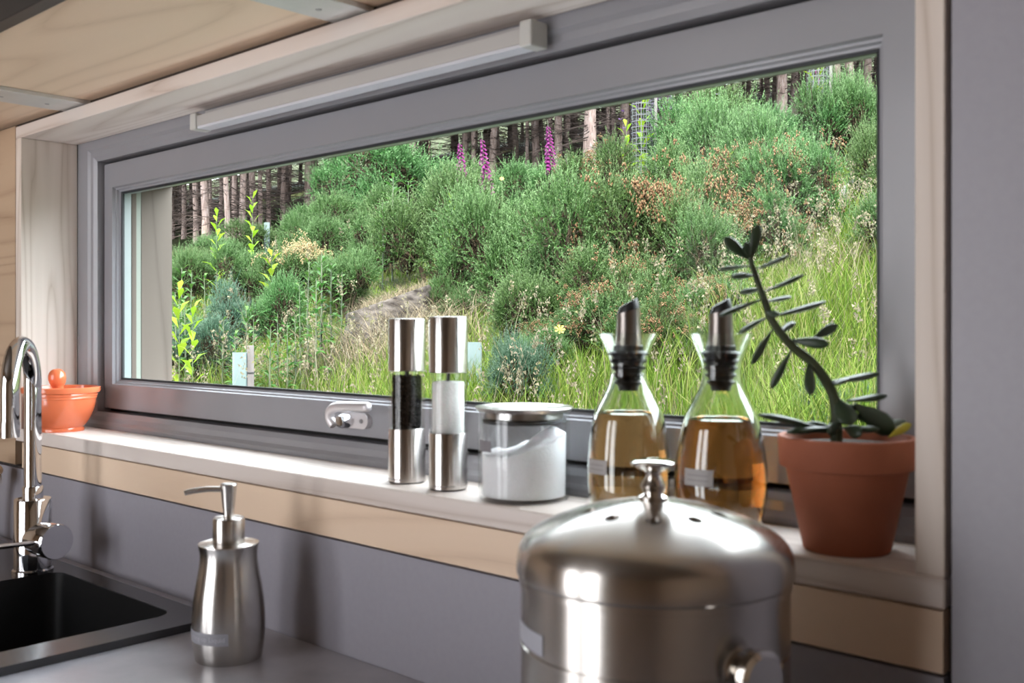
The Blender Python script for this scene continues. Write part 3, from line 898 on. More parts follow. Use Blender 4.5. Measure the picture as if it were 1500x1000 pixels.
b1, P1, z1, k1, x1, y1 = bottle(920.5, .0515, [(752, 48), (748, 52.5), (735, 57), (712, 60), (690, 60.5), (660, 59), (630, 55.5), (605, 50), (585, 40), (568, 31.5), (552, 26.5), (540, 25.5), (525, 28), (505, 36), (488, 44.5)], 604, 752, 'pale_amber', (.85, .48, .18), 'clear bottle of pale golden vinegar with black pourer, beside the salt jar')
b2, P2, z2, k2, x2, y2 = bottle(1056, .0525, [(773, 49), (768, 55), (750, 62), (725, 66.5), (700, 67.5), (672, 65.5), (640, 60), (612, 53), (590, 42.5), (572, 33.5), (556, 28.5), (544, 27.5), (528, 30), (508, 38), (488, 47)], 613, 772, 'deep_amber', (.80, .34, .08), 'clear bottle of deep amber oil with black pourer, between another bottle and the plant pot')
PALELAB = mat('pale_grey_label', (.34, .32, .31), .5)
FAINT = mat('faint_label_print', (.27, .25, .25), .5)
for (t, P, z, x, y, da, yc, hw, hh) in ((b1, P1, z1, x1, y1, 50, 679, .0125, .0062), (b2, P2, z2, x2, y2, 29, 692, .0132, .0066)):
    a = math.atan2(CAM.y - y, CAM.x - x) - math.radians(da)
    f = wrap_on(P, a, z(yc), .0004)
    patch('label', -hw, hw, -hh, hh, PALELAB, t, f, 12)
    f2 = wrap_on(P, a, z(yc), .0006)
    for dyy in (.0018, -.0022):
        patch('lettering', -hw * .72, hw * .7, dyy - .0006, dyy + .0006, FAINT, t, f2, 10, 1)
# ================================================================ orange mortar bowl and pestle
bx, by = -1.6315, .0315
ORG = mat('orange_glaze', (.72, .175, .075), .16, 0, **{'Coat Weight': .4})
mb_ = thing('mortar_bowl', 'glossy orange ribbed ceramic bowl at the end of the sill by the tap', 'bowl', (bx, by, SILL))
bw2 = (Vector((bx, by, SILL)) - CAM).dot(FW); k = bw2 / FPX
H = zpx(566, bw2) - SILL
prof = [(0, .001), (.030, .001), (.031, 0), (.0345, .0), (.0352, .003), (.0335, .0062), (.0385, .012), (.0445, .0215), (.0492, .0335), (.0515, .044), (.0524, H - .0185), (.0538, H - .0180), (.0538, H - .0155), (.0532, H - .0145), (.0548, H - .0140), (.0548, H - .0115), (.0545, H - .0100), (.0580, H - .0088), (.0588, H - .0055), (.0590, H - .001), (.0575, H), (.0558, H - .0008), (.0545, H - .006), (.0500, .040), (.043, .022), (.030, .011), (.012, .007), (0, .0065)]
lathe('body', prof, ORG, mb_, None, 72, 50)
ps = thing('pestle', 'orange glazed pestle leaning in the orange bowl', 'pestle', (bx, by, SILL + .012))
tip = at_w(83, 545, bw2) - Vector((bx, by, SILL + .012))
prf = [(.0, -.006), (.010, -.004), (.0125, .004), (.010, .014), (.0078, .03), (.0080, .045), (.0088, .052), (.0118, .057), (.0135, .064), (.0120, .0715), (.007, .0765), (0, .078)]
L = (tip.length + .006) / .078
pe = lathe('body', [(r, z * L) for r, z in spline_prof(prf, 4)], ORG, ps, None, 32, 60)
pe.rotation_euler = Vector((0, 0, 1)).rotation_difference(tip.normalized()).to_euler()
# ================================================================ potted succulent
px_, py_ = -.3285, .0425
POTW = (Vector((px_, py_, SILL)) - CAM).dot(FW); k = POTW / FPX
pz = lambda yy: zpx(yy, POTW) - SILL
pot = thing('potted_succulent', 'dark jade succulent leaning out of a terracotta pot at the end of the sill', 'potted plant', (px_, py_, SILL))
TERRA = noisy('terracotta', (.33, .098, .047), (.39, .12, .06), 18.0, .75, bmp=.06, detail=6)
Rr = .0495
hz = pz(638)
lathe('pot', [(0, 0), (.0300, 0), (.0312, .0012), (.0435, pz(686)), (.0440, pz(684)), (.0478, pz(682)), (.0482, pz(680)), (Rr, hz - .001), (Rr - .0008, hz), (Rr - .0045, hz), (Rr - .0055, hz - .002), (.0425, hz - .02), (.029, .006), (0, .006)], TERRA, pot, None, 72, 35)
lathe('soil', [(0, hz - .018), (.0425, hz - .018), (.0435, hz - .007), (.02, hz - .0045), (0, hz - .004)], noisy('dark_soil', (.02, .014, .009), (.05, .035, .022), 120.0, .95, bmp=.6), pot, None, 32, 60)
def plantpt(zx, zy, dw=0.0):
    """zoom coordinates of the close-up back to the picture, at the plant's own distance"""
    return at_w(1040 + zx / 2.943, 320 + zy / 2.943, POTW + dw) - Vector((px_, py_, SILL))
STEM = mat('jade_stem', (.040, .052, .020), .6)
JADE = noisy('jade_leaf', (.022, .040, .020), (.032, .055, .028), 40.0, .38)
spn = [(545, 960), (545, 880), (540, 800), (520, 735), (480, 670), (430, 610), (365, 560), (310, 500), (262, 430), (238, 360), (215, 300), (195, 240), (178, 190), (176, 150)]
spp = smooth_path([plantpt(*q) for q in spn], 4)
nsp = len(spp)
tube('stem', spp, [(.0046 - .0028 * i / nsp) for i in range(nsp)], STEM, pot, 10, 80)
def leaf_me(L, wd, th):
    bm = bmesh.new()
    prof = [(0, .18), (.08, .26), (.25, .55), (.45, .85), (.65, 1.0), (.82, .88), (.93, .55), (1.0, .05)]
    rings = []
    nn = 10
    for t, s in prof:
        rings.append([bm.verts.new((math.cos(2 * math.pi * i / nn) * s * wd / 2, math.sin(2 * math.pi * i / nn) * max(s, .3) * th / 2 + .06 * L * t * t, t * L)) for i in range(nn)])
    for a, b in zip(rings, rings[1:]):
        for i in range(nn):
            bm.faces.new((a[i], a[(i + 1) % nn], b[(i + 1) % nn], b[i]))
    bm.faces.new(rings[0][::-1]); bm.faces.new(rings[-1])
    bmesh.ops.recalc_face_normals(bm, faces=bm.faces[:])
    return bm_mesh(bm)
def leaf(b, t, wpx, bd, td, edge=.5, m=JADE):
    """leaf from base to tip; edge 1 = seen broadside, 0 = seen edge-on"""
    p0 = plantpt(b[0], b[1], bd); p1 = plantpt(t[0], t[1], td)
    ax = p1 - p0; L = ax.length
    wv = wpx / 2.943 * POTW / FPX
    broad = max(wv, .0095); thin = .0042
    if edge > .5: broad = wv; thin = .0042
    else: thin = min(wv, .0055); broad = .0125
    o = link('leaf', leaf_me(L, broad, thin), m, pot, p0, smooth=True)
    zz = ax.normalized()
    # width axis: across the view for broadside leaves, along the view for edge-on ones
    ref = FW if edge <= .5 else zz.cross(FW)
    xx = (ref - zz * ref.dot(zz)).normalized()
    yy = zz.cross(xx)
    M = Matrix((xx, yy, zz)).transposed()
    o.rotation_euler = M.to_euler()
    return o
for L_ in [((172, 178), (58, 82), 52, 0, -.004, 1), ((178, 180), (205, 28), 52, 0, .003, 1), ((172, 170), (150, 100), 40, 0, -.010, 1),
           ((172, 205), (33, 213), 20, 0, .012, 0), ((190, 220), (347, 168), 22, 0, -.010, 0), ((195, 245), (96, 243), 30, 0, -.014, 0), ((225, 318), (412, 252), 24, 0, -.014, 0),
           ((215, 305), (133, 315), 30, 0, .014, 0), ((240, 358), (347, 345), 22, 0, .012, 0), ((238, 345), (32, 408), 24, 0, -.014, 0), ((250, 425), (118, 487), 26, 0, .012, 0),
           ((255, 425), (503, 374), 28, 0, .012, 0), ((240, 400), (300, 420), 34, 0, -.016, 1), ((300, 495), (358, 455), 28, 0, .012, 0), ((272, 475), (175, 632), 36, 0, -.010, 1), ((345, 525), (517, 542), 50, 0, -.012, 1),
           ((440, 520), (547, 458), 46, .012, .016, 1), ((352, 565), (260, 732), 38, 0, .010, 1), ((428, 605), (430, 766), 52, 0, -.012, 1),
           ((505, 705), (733, 683), 40, 0, .014, 0), ((590, 785), (763, 775), 36, .008, .018, 0), ((520, 715), (600, 700), 22, 0, -.012, 0), ((545, 770), (610, 895), 95, 0, -.016, 1),
           ((620, 800), (790, 920), 100, 0, .006, 1), ((480, 905), (212, 828), 48, -.006, -.020, 0), ((560, 905), (330, 905), 40, -.004, -.016, 0), ((560, 880), (500, 925), 50, -.01, -.03, 1),
           ((590, 905), (730, 915), 44, -.01, -.02, 0), ((600, 850), (775, 868), 60, .004, .014, 1), ((560, 915), (405, 890), 52, .006, .012, 1), ((575, 900), (660, 930), 60, -.008, -.024, 1), ((560, 800), (700, 838), 44, .004, .016, 0)]:
    leaf(*L_)
lf = leaf((690, 900), (845, 880), 44, .01, .02, 0, mat('pale_jade_leaf', (.16, .20, .17), .4)); lf['label'] = 'pale grey green leaf'
lf = leaf((770, 942), (862, 885), 40, -.004, .004, 1, mat('yellow_leaf', (.42, .36, .02), .5)); lf['label'] = 'yellowing leaf'
# ================================================================ the hillside outside
SLOPE, DROP = .28, 1.45
NR = np.random.RandomState(11)
def gz(X, Y):
    X = np.asarray(X, float); Y = np.asarray(Y, float)
    b = .10 * np.sin(X * .9 + 1.0) * np.sin(Y * .8 + .4) + .05 * np.sin(X * 2.1 - Y * 1.3) + .03 * np.sin(X * 3.7 + 2.0) * np.cos(Y * 3.1)
    return CAM.z - DROP + SLOPE * (Y - CAM.y) + b * np.clip((Y - .5) / 3, 0, 1)
def foot(px, py, wmin=3.5, wmax=40.0):
    """where the ray through a pixel meets the slope"""
    r = ray(px, py)
    den = SLOPE * r.y - r.z
    w = DROP / den if den > 1e-4 else wmax
    w = min(max(w, wmin), wmax)
    p = CAM + r * w
    return Vector((p.x, p.y, float(gz(p.x, p.y)))), w
def at_wg(px, w):
    p = CAM + ray(px, HY) * w
    return Vector((p.x, p.y, float(gz(p.x, p.y))))
# ground sheet
xs = np.concatenate([-np.linspace(16, 2.6, 40) ** 2 * .98 - 5 , np.linspace(-11.5, 6, 60), np.linspace(7, 40, 16)])
ys = .235 + np.linspace(0, 1, 110) ** 2 * 190
XX, YY = np.meshgrid(xs, ys)
V = np.stack([XX.ravel(), YY.ravel(), gz(XX, YY).ravel()], 1)
nx_, ny_ = len(xs), len(ys)
I = np.arange(nx_ * ny_).reshape(ny_, nx_)
T1 = np.stack([I[:-1, :-1].ravel(), I[:-1, 1:].ravel(), I[1:, 1:].ravel()], 1)
T2 = np.stack([I[:-1, :-1].ravel(), I[1:, 1:].ravel(), I[1:, :-1].ravel()], 1)
GM = mat('hillside_soil', (.05, .06, .02), .95, 0, **{'Specular IOR Level': .05})
n, l, b = nodes(GM)
f1 = noise(GM, coords(GM, (1, 1, 1)), 1.6, 8, .65)
l.new(ramp(GM, f1, [(.3, (.008, .011, .004)), (.5, (.016, .022, .007)), (.7, (.028, .021, .013))]), b.inputs['Base Color'])
bump(GM, f1, .6, .1)
g = link('hillside', tri_me(V, np.concatenate([T1, T2])), GM, smooth=True)
tag(g, None, None, None, 'structure')
# ---------------------------------------------------------------- grass
def blades(P, Hh, Wd, lean, rng, seg=3):
    """curved tapering grass blades; P (n,3) feet"""
    n = len(P)
    az = rng.uniform(0, 2 * np.pi, n)
    side = np.stack([np.cos(az), np.sin(az), np.zeros(n)], 1)
    la = rng.uniform(0, 2 * np.pi, n)
    ld_ = np.stack([np.cos(la), np.sin(la), np.zeros(n)], 1) * (lean * rng.uniform(.3, 1.3, n))[:, None]
    Vs = []
    for i in range(seg + 1):
        t = i / seg
        c = P + ld_ * (Hh * t * t)[:, None] + np.array((0, 0, 1.0)) * (Hh * (t - .22 * t * t * lean))[:, None]
        if i < seg:
            wv = side * (Wd * (1 - .75 * t) / 2)[:, None]
            Vs += [c - wv, c + wv]
        else:
            Vs += [c]
    nv = 2 * seg + 1
    V = np.stack(Vs, 1).reshape(-1, 3)
    base = np.arange(n)[:, None] * nv
    tl = []
    for i in range(seg - 1):
        a = 2 * i
        tl += [(a, a + 1, a + 3), (a, a + 3, a + 2)]
    a = 2 * (seg - 1)
    tl.append((a, a + 1, a + 2))
    T = (base[:, :, None] + np.array(tl)[None]).reshape(-1, 3)
    return V, T, Vs[-1]
def scatter(n, w0, w1, px0, px1, rng):
    w = w0 * (w1 / w0) ** rng.uniform(0, 1, n)
    u = (rng.uniform(px0, px1, n) - CX) / FPX
    X = CAM.x + w * (FW.x + u * RT.x); Y = CAM.y + w * (FW.y + u * RT.y)
    ok = Y > .6
    X, Y, w = X[ok], Y[ok], w[ok]
    return np.stack([X, Y, gz(X, Y)], 1), w
GRASS_M = leafy('meadow_grass', [(.11, .24, .022), (.22, .40, .045), (.38, .56, .075), (.17, .33, .035), (.48, .58, .13), (.56, .52, .24)], .5, .28)
P, w = scatter(62000, 3.4, 17.0, 120, 1420, NR)
clump = .75 + .35 * np.sin(P[:, 0] * 3.1) * np.sin(P[:, 1] * 2.7 + 1)
lat = (P[:, 0] * RT.x + (P[:, 1] - CAM.y) * RT.y) / w * FPX + CX
Hh = NR.uniform(.20, .50, len(P)) * clump * np.where(lat > 1040, 1.1, np.where(w < 6.3, .85, .42))
Vg, Tg, _ = blades(P, Hh, (.0035 + .00055 * w) * NR.uniform(.7, 1.3, len(P)), .5, NR)
o = link('meadow_grass', tri_me(Vg, Tg), GRASS_M)
tag(o, 'long green meadow grass covering the bank outside the window', 'grass', None, 'stuff')
# taller pale flowering stalks
P, w = scatter(1500, 3.8, 15.0, 150, 1420, NR)
lat = (P[:, 0] * RT.x + (P[:, 1] - CAM.y) * RT.y) / w * FPX + CX
keep = (NR.uniform(0, 1, len(P)) < np.where(lat > 1040, .95, np.where(w < 6.5, .6, .12)))
P = P[keep]; w = w[keep]
Hs = NR.uniform(.40, .66, len(P))
Vs_, Ts_, tips = blades(P, Hs, (.0022 + .0003 * w), .35, NR)
Vh, Th = [], []
nb = 26
off = 0
for i in range(len(P)):
    s = NR.uniform(.06, .13)
    t = NR.uniform(0, 1, nb)
    c = tips[i] + np.stack([NR.normal(0, .009, nb), NR.normal(0, .009, nb), -t * s], 1)
    d1 = NR.normal(0, 1, (nb, 3)) * .0032 * (1 + .05 * w[i]); d2 = np.stack([NR.normal(0, .004, nb), NR.normal(0, .004, nb), np.full(nb, .011)], 1)
    Vh.append(np.stack([c - d1, c + d1, c + d2], 1).reshape(-1, 3))
Vh = np.concatenate(Vh); Th = np.arange(len(Vh)).reshape(-1, 3)
Vall = np.concatenate([Vs_, Vh]); Tall = np.concatenate([Ts_, Th + len(Vs_)])
o = link('seed_head_grass', tri_me(Vall, Tall), leafy('pale_seed_heads', [(.48, .42, .26), (.62, .56, .40), (.55, .47, .33), (.40, .40, .18)], .7, .3))
tag(o, 'pale flowering grass stalks with feathery seed heads on the bank', 'grass', None, 'stuff')
# ---------------------------------------------------------------- gorse
def unit(v):
    return v / np.maximum(np.linalg.norm(v, axis=-1, keepdims=True), 1e-9)
def gorse(seed, ns=760, nn=26, lumps=7, needle=.031, upright=.5):
    """a dome of spiny sprays: each spray is a stem with needles all round"""
    r = np.random.RandomState(seed)
    C_ = np.stack([r.uniform(-.62, .62, lumps), r.uniform(-.62, .62, lumps), r.uniform(.18, .78, lumps)], 1)
    C_[0] = (0, 0, .62)
    rad = r.uniform(.20, .46, lumps)
    li = r.choice(lumps, ns * 3, p=rad ** 2 / np.sum(rad ** 2))
    dr = unit(r.normal(0, 1, (ns * 3, 3))); dr[:, 2] = np.where(dr[:, 2] < -.35, -dr[:, 2], dr[:, 2])
    pt = C_[li] + dr * (rad[li] * r.uniform(.72, 1.05, ns * 3))[:, None]
    dd = np.min(np.linalg.norm(pt[:, None] - C_[None], axis=2) / rad[None], axis=1)
    ok = (dd > .70) & (pt[:, 2] > .02)
    pt, dr = pt[ok][:ns], dr[ok][:ns]
    m = len(pt)
    d = unit(dr * .75 + np.array((0, 0, upright)) + r.normal(0, .45, (m, 3)))
    L = r.uniform(.11, .26, m) * np.where(r.uniform(0, 1, m) < .14, 1.75, 1.0)
    a = unit(np.cross(d, r.normal(0, 1, (m, 3)))); bb_ = np.cross(d, a)
    # needles
    t = np.linspace(.05, 1.0, nn)[None] * np.ones((m, 1))
    ph = r.uniform(0, 6.283, (m, nn))
    bp = pt[:, None] + d[:, None] * (L[:, None] * t)[..., None]
    rd = a[:, None] * np.cos(ph)[..., None] + bb_[:, None] * np.sin(ph)[..., None]
    nd_ = unit(rd * .8 + d[:, None] * .75 + r.normal(0, .15, (m, nn, 3)))
    nl = needle * r.uniform(.6, 1.2, (m, nn)) * (1.15 - .5 * t)
    sd2 = unit(np.cross(nd_, r.normal(0, 1, (m, nn, 3)))) * .0046
    tip = bp + nd_ * nl[..., None]
    Vn = np.stack([bp - sd2, bp + sd2, tip], 2).reshape(-1, 3)
    # spray stems
    s0 = a * .004
    Vs = np.stack([pt - s0 - d * .06, pt + s0 - d * .06, pt + d * L[:, None]], 1).reshape(-1, 3)
    V = np.concatenate([Vn, Vs]); T = np.arange(len(V)).reshape(-1, 3)
    me = tri_me(V, T)
    at = me.attributes.new('young', 'FLOAT', 'POINT')
    yv = np.concatenate([np.repeat((np.clip(t, 0, 1) ** 2.2 * .75).ravel(), 3), np.zeros(len(Vs))]).astype(np.float32)
    at.data.foreach_set('value', yv)
    return me, pt + d * L[:, None], C_, rad
def pods(tips, frac, seed, zmin=.3):
    r = np.random.RandomState(seed)
    idx = [i for i in range(len(tips)) if tips[i][2] > zmin]
    c0 = tips[r.choice(idx, 5)]
    V, T = [], []
    o8 = np.array([(1, 0, 0), (-1, 0, 0), (0, 1, 0), (0, -1, 0), (0, 0, 1.3), (0, 0, -1.3)])
    t8 = np.array([(0, 2, 4), (2, 1, 4), (1, 3, 4), (3, 0, 4), (2, 0, 5), (1, 2, 5), (3, 1, 5), (0, 3, 5)])
    n = 0
    for i in idx:
        dmin = np.min(np.linalg.norm(c0 - tips[i], axis=1))
        if r.rand() < frac * (1.6 if dmin < .25 else .12):
            for q in range(9):
                c = tips[i] + r.normal(0, .022, 3) - np.array((0, 0, .02))
                V.append(o8 * r.uniform(.008, .015) + c); T.append(t8 + 6 * n); n += 1
    if not V:
        V = [o8 * .008 + tips[idx[0]]]; T = [t8]
    return tri_me(np.concatenate(V), np.concatenate(T))
GORSE_M = leafy('gorse_needles', [(.045, .13, .03), (.085, .23, .055), (.14, .33, .085), (.19, .39, .12), (.07, .17, .03), (.12, .27, .055)], .5, .08, .025, .04, (.43, .68, .31))
GORSE_B = leafy('blue_gorse_needles', [(.04, .12, .07), (.075, .20, .12), (.13, .29, .17), (.17, .34, .22), (.06, .16, .06)], .5, .08, .015, .04, (.40, .60, .44))
POD_M = leafy('dry_gorse_pods', [(.26, .13, .06), (.40, .22, .11), (.58, .38, .22), (.32, .18, .10)], .8, .1)
STRAW_M = leafy('dry_gorse_flowers', [(.80, .52, .25), (1.0, .78, .42), (1.0, .88, .55)], .8, .15)
TWIG_M = mat('gorse_wood', (.03, .022, .015), .9, 0, **{'Specular IOR Level': .05})
protos = []
inner = []
DEADG = leafy('dead_inner_gorse', [(.10, .075, .045), (.06, .05, .03), (.14, .10, .06), (.05, .06, .03)], .9, 0)  # dead brown inner growth, also added to darken the crevices of the bushes
for i in range(5):
    me, tips, C_, rad = gorse(100 + i, 1900 if i < 4 else 1400, 26, 9 + 2 * (i % 3))
    tw_ = bmesh.new()
    r_ = random.Random(i)
    for c in C_:
        t_ = tube_me([(c[0] * .15, c[1] * .15, -.25), (c[0] * .5, c[1] * .5, c[2] * .45), (c[0], c[1], c[2])], [.03, .02, .009], 6)
        tw_.from_mesh(t_); bpy.data.meshes.remove(t_)
        for q in range(4):
            e = c + np.array([r_.uniform(-1, 1), r_.uniform(-1, 1), r_.uniform(-.2, 1)]) * .28
            t_ = tube_me([tuple(c * .8), tuple(e)], [.010, .004], 5)
            tw_.from_mesh(t_); bpy.data.meshes.remove(t_)
    r3 = np.random.RandomState(300 + i)
    li = r3.randint(0, len(C_), 2600)
    q0 = C_[li] + unit(r3.normal(0, 1, (2600, 3))) * (rad[li] * r3.uniform(.35, .78, 2600))[:, None]
    q0[:, 2] = np.maximum(q0[:, 2], 0.0)
    qd = unit(r3.normal(0, 1, (2600, 3))) * r3.uniform(.06, .14, (2600, 1)); qs = unit(np.cross(qd, r3.normal(0, 1, (2600, 3)))) * .012
    Vq = np.stack([q0 - qs, q0 + qs, q0 + qd], 1).reshape(-1, 3)
    dead_me = tri_me(Vq, np.arange(len(Vq)).reshape(-1, 3)); dead_me.materials.append(DEADG)
    inner.append(dead_me)
    protos.append((me, bm_mesh(tw_), pods(tips, .55, i), pods(tips, 1.6, i + 40, .75)))
for p in protos:
    p[1].materials.append(TWIG_M); p[2].materials.append(POD_M); p[3].materials.append(STRAW_M)
meA = [p[0] for p in protos]
meB = [m_.copy() for m_ in meA]
for m_ in meA: m_.materials.append(GORSE_M)
for m_ in meB: m_.materials.append(GORSE_B)
def bush(label, px, pyb, hw, h, pi, blue=False, pod=None, group=None, wfix=None, flat=.9, name='gorse_bush'):
    """px, pyb: pixel of the bush's foot; hw, h: half width and height in pixels"""
    if wfix:
        w = wfix; p = at_wg(px, w)
    else:
        p, w = foot(px, pyb)
    s = hw * w / FPX * 1.02
    hh = h * w / FPX
    t = thing(name, label, 'bush', p, random.uniform(0, 6.28), group)
    t.scale = (s, s * flat, max(hh / 1.25, .2))
    me, tw_, pd, sw = protos[pi]
    for n_, m_ in (('foliage', (meB if blue else meA)[pi]), ('inner_growth', inner[pi]), ('branches', tw_)):
        o = bpy.data.objects.new(n_, m_); COL.objects.link(o); o.parent = t
    if pod:
        o = bpy.data.objects.new('seed_pods' if pod == 1 else 'dry_flowers', pd if pod == 1 else sw); COL.objects.link(o); o.parent = t
        o['label'] = 'brown dried seed pods' if pod == 1 else 'straw coloured dried flowers'
    return t
GG = 'plain green gorse bushes on the bank'
GL = 'plain green gorse bush in the thicket on the bank'
PL_ = 'gorse bush with brown dried seed pods in the thicket on the bank'
PG = 'gorse bushes with brown pods on the bank'
for a in [  # px, foot y, half width, height, proto, pods
        (640, 408, 105, 170, 0, 0), (735, 455, 105, 190, 1, 0), (845, 478, 120, 225, 2, 0), (955, 470, 120, 230, 3, 1), (1010, 400, 110, 200, 0, 1),
        (600, 340, 110, 130, 1, 0), (700, 330, 95, 110, 4, 0), (520, 330, 75, 95, 2, 0), (790, 330, 80, 105, 3, 0), (470, 345, 60, 65, 0, 0),
        (1075, 335, 105, 205, 1, 0), (1160, 380, 90, 165, 2, 1), (1110, 440, 90, 160, 4, 1), (1235, 262, 85, 175, 3, 0), (1170, 275, 75, 120, 0, 0), (1000, 300, 90, 150, 4, 0), (1060, 250, 90, 120, 2, 0),
        (905, 340, 85, 120, 0, 1), (560, 400, 60, 110, 4, 0), (385, 385, 65, 55, 1, 0), (320, 405, 55, 60, 3, 0), (1300, 330, 70, 150, 1, 0), (1330, 420, 80, 120, 2, 0), (830, 520, 70, 75, 0, 1), (900, 540, 75, 95, 1, 1), (985, 560, 80, 115, 4, 1),
        (275, 455, 60, 85, 2, 0), (365, 455, 60, 95, 0, 0), (250, 520, 55, 85, 1, 0), (408, 500, 60, 105, 1, 0), (505, 455, 62, 110, 3, 0), (455, 400, 65, 85, 2, 0), (300, 425, 60, 60, 1, 0), (545, 365, 75, 100, 0, 0), (660, 470, 50, 75, 4, 0), (775, 505, 90, 125, 2, 0), (915, 520, 100, 145, 0, 1), (1045, 485, 90, 150, 1, 0), (700, 420, 70, 110, 3, 0), (1050, 520, 75, 110, 3, 1), (790, 560, 65, 80, 4, 0)]:
    bush(PL_ if a[5] else GL, *a[:5], pod=a[5], group=PG if a[5] else GG)
bush('dark blue green gorse bush above the grey tree guard', 338, 505, 58, 112, 4, True)
bush('gorse bush crowned with straw coloured dried flowers', 437, 455, 62, 100, 3, False, 2)
bush('low blue green gorse spray beside the window reveal', 278, 585, 66, 100, 1, True)
bush('small blue green gorse bush behind the salt jar', 752, 612, 66, 125, 2, True)
bush('low blue green gorse bush behind the leaning succulent', 1230, 640, 72, 120, 0, True)
# ---------------------------------------------------------------- conifer plantation at the top of the bank
BARK = mat('conifer_bark', (.24, .17, .15), .9, 0, **{'Specular IOR Level': .05})
n, l, b = nodes(BARK)
fb = noise(BARK, coords(BARK, (6, 6, 1.6)), 3.5, 6, .7)
oi = n.new('ShaderNodeObjectInfo')
hs = n.new('ShaderNodeHueSaturation')
mv = n.new('ShaderNodeMapRange'); mv.inputs['To Min'].default_value = .65; mv.inputs['To Max'].default_value = 1.25
l.new(oi.outputs['Random'], mv.inputs['Value']); l.new(mv.outputs[0], hs.inputs['Value'])
l.new(ramp(BARK, fb, [(.3, (.065, .043, .036)), (.5, (.17, .122, .105)), (.72, (.25, .205, .195))]), hs.inputs['Color'])
l.new(hs.outputs['Color'], b.inputs['Base Color'])
bump(BARK, fb, .8, .05)
NEED = leafy('conifer_canopy', [(.04, .09, .036), (.07, .14, .05), (.10, .17, .06)], .7, .15)
DEAD = mat('dead_twigs', (.03, .022, .019), .95, 0, **{'Specular IOR Level': .05})
tm, cm, dm = [], [], []
for i in range(3):
    r_ = random.Random(50 + i)
    pts_ = [(r_.uniform(-.04, .04) * j, r_.uniform(-.04, .04) * j, -0.5 + j * 1.05) for j in range(9)]
    me = tube_me(pts_, [.15, .118, .108, .10, .094, .088, .078, .06, .02], 10); me.shade_smooth(); me.materials.append(BARK)
    tm.append(me)
    V, T3 = [], []
    for q in range(260):
        z0 = 2.9 + 5.0 * r_.random() ** .9
        a = r_.random() * 6.283; R_l = (2.3 - (z0 - 2.9) * .38) * r_.uniform(.6, 1.1)
        for f in range(3):
            aa = a + r_.uniform(-.35, .35); x, y = math.cos(aa), math.sin(aa)
            b_ = len(V); wv = .28 * R_l
            V += [(.1 * x, .1 * y, z0), (R_l * .6 * x - wv * y, R_l * .6 * y + wv * x, z0 - .15 * R_l + r_.uniform(-.2, .2)), (R_l * x, R_l * y, z0 - .3 * R_l), (R_l * .6 * x + wv * y, R_l * .6 * y - wv * x, z0 - .2 * R_l + r_.uniform(-.2, .2))]
            T3 += [(b_, b_ + 1, b_ + 2), (b_, b_ + 2, b_ + 3)]
    me = tri_me(np.array(V), np.array(T3)); me.materials.append(NEED); cm.append(me)
    V, T3 = [], []
    for q in range(60):
        z0 = r_.uniform(.3, 3.4); a = r_.random() * 6.283; Ld = r_.uniform(.5, 1.3); x, y = math.cos(a), math.sin(a)
        b_ = len(V); e = (Ld * x, Ld * y, z0 + r_.uniform(-.35, .15))
        V += [(.08 * x, .08 * y, z0 - .012), (.08 * x, .08 * y, z0 + .012), e]; T3.append((b_, b_ + 1, b_ + 2))
        for s in range(4):
            t_ = r_.uniform(.3, .9); b_ = len(V)
            c = np.array((Ld * x * t_, Ld * y * t_, z0 + (e[2] - z0) * t_)); a2 = a + r_.choice((-1, 1)) * r_.uniform(.5, 1.1)
            V += [tuple(c - (0, 0, .006)), tuple(c + (0, 0, .006)), tuple(c + np.array((math.cos(a2), math.sin(a2), r_.uniform(-.4, .2))) * .35)]; T3.append((b_, b_ + 1, b_ + 2))
    me = tri_me(np.array(V), np.array(T3)); me.materials.append(DEAD); dm.append(me)
def tree(p, dia, i, label, group, lift=0.0):
    t = thing('conifer_tree', label, 'tree', p, random.uniform(0, 6.28), group)
    o = bpy.data.objects.new('trunk', tm[i % 3]); COL.objects.link(o); o.parent = t; o.scale = (dia / .22, dia / .22, 1)
    o = bpy.data.objects.new('crown', cm[i % 3]); COL.objects.link(o); o.parent = t; o.location = (0, 0, lift)
    o = bpy.data.objects.new('dead_branches', dm[i % 3]); COL.objects.link(o); o.parent = t
    return t
TL = 'slim conifer standing deep inside the dark plantation up the hill'
TF1 = 'thick pale conifer trunk along the front edge of the plantation'
TF2 = 'slender conifer trunk along the front edge of the plantation'
TG = 'conifers of the plantation'
occupied = []
front = [(251, 352, 9), (269, 350, 7), (288, 352, 8), (300.5, 361, 11), (308, 345, 5), (323, 345, 6), (332.5, 356, 7.5), (342, 346, 7), (354.5, 348, 8.5), (371, 338, 9), (381.5, 335, 6), (394, 330, 6), (414.6, 326, 7), (450, 318, 9), (459, 312, 5), (487, 306, 8), (560, 290, 8), (575, 286, 6),
         (600, 282, 7), (681, 262, 8), (694, 258, 7), (722, 248, 10), (772, 246, 5), (786, 246, 11), (805, 244, 8), (816, 246, 11), (822, 240, 5), (831, 238, 7), (866, 252, 11.5), (890, 232, 5), (899, 230, 7), (913, 228, 13), (972, 216, 14), (1018, 205, 8), (1148, 185, 15), (1162, 176, 11), (1186, 172, 10), (1269, 150, 12), (1225, 160, 9), (1310, 150, 12), (225, 350, 9), (200, 352, 11)]
for i, (px, py, wd) in enumerate(front):
    p, w = foot(px, py, 17, 26)
    w = max(17.0, min(26.0, w)); p = at_wg(px, w)
    tree(p, wd * w / FPX, i, TF1 if wd >= 9 else TF2, 'thick front trunks of the plantation' if wd >= 9 else 'slender front trunks of the plantation', .4)
    occupied.append((p.x, p.y))
cnt = 0; tries = 0
rt2 = random.Random(21)
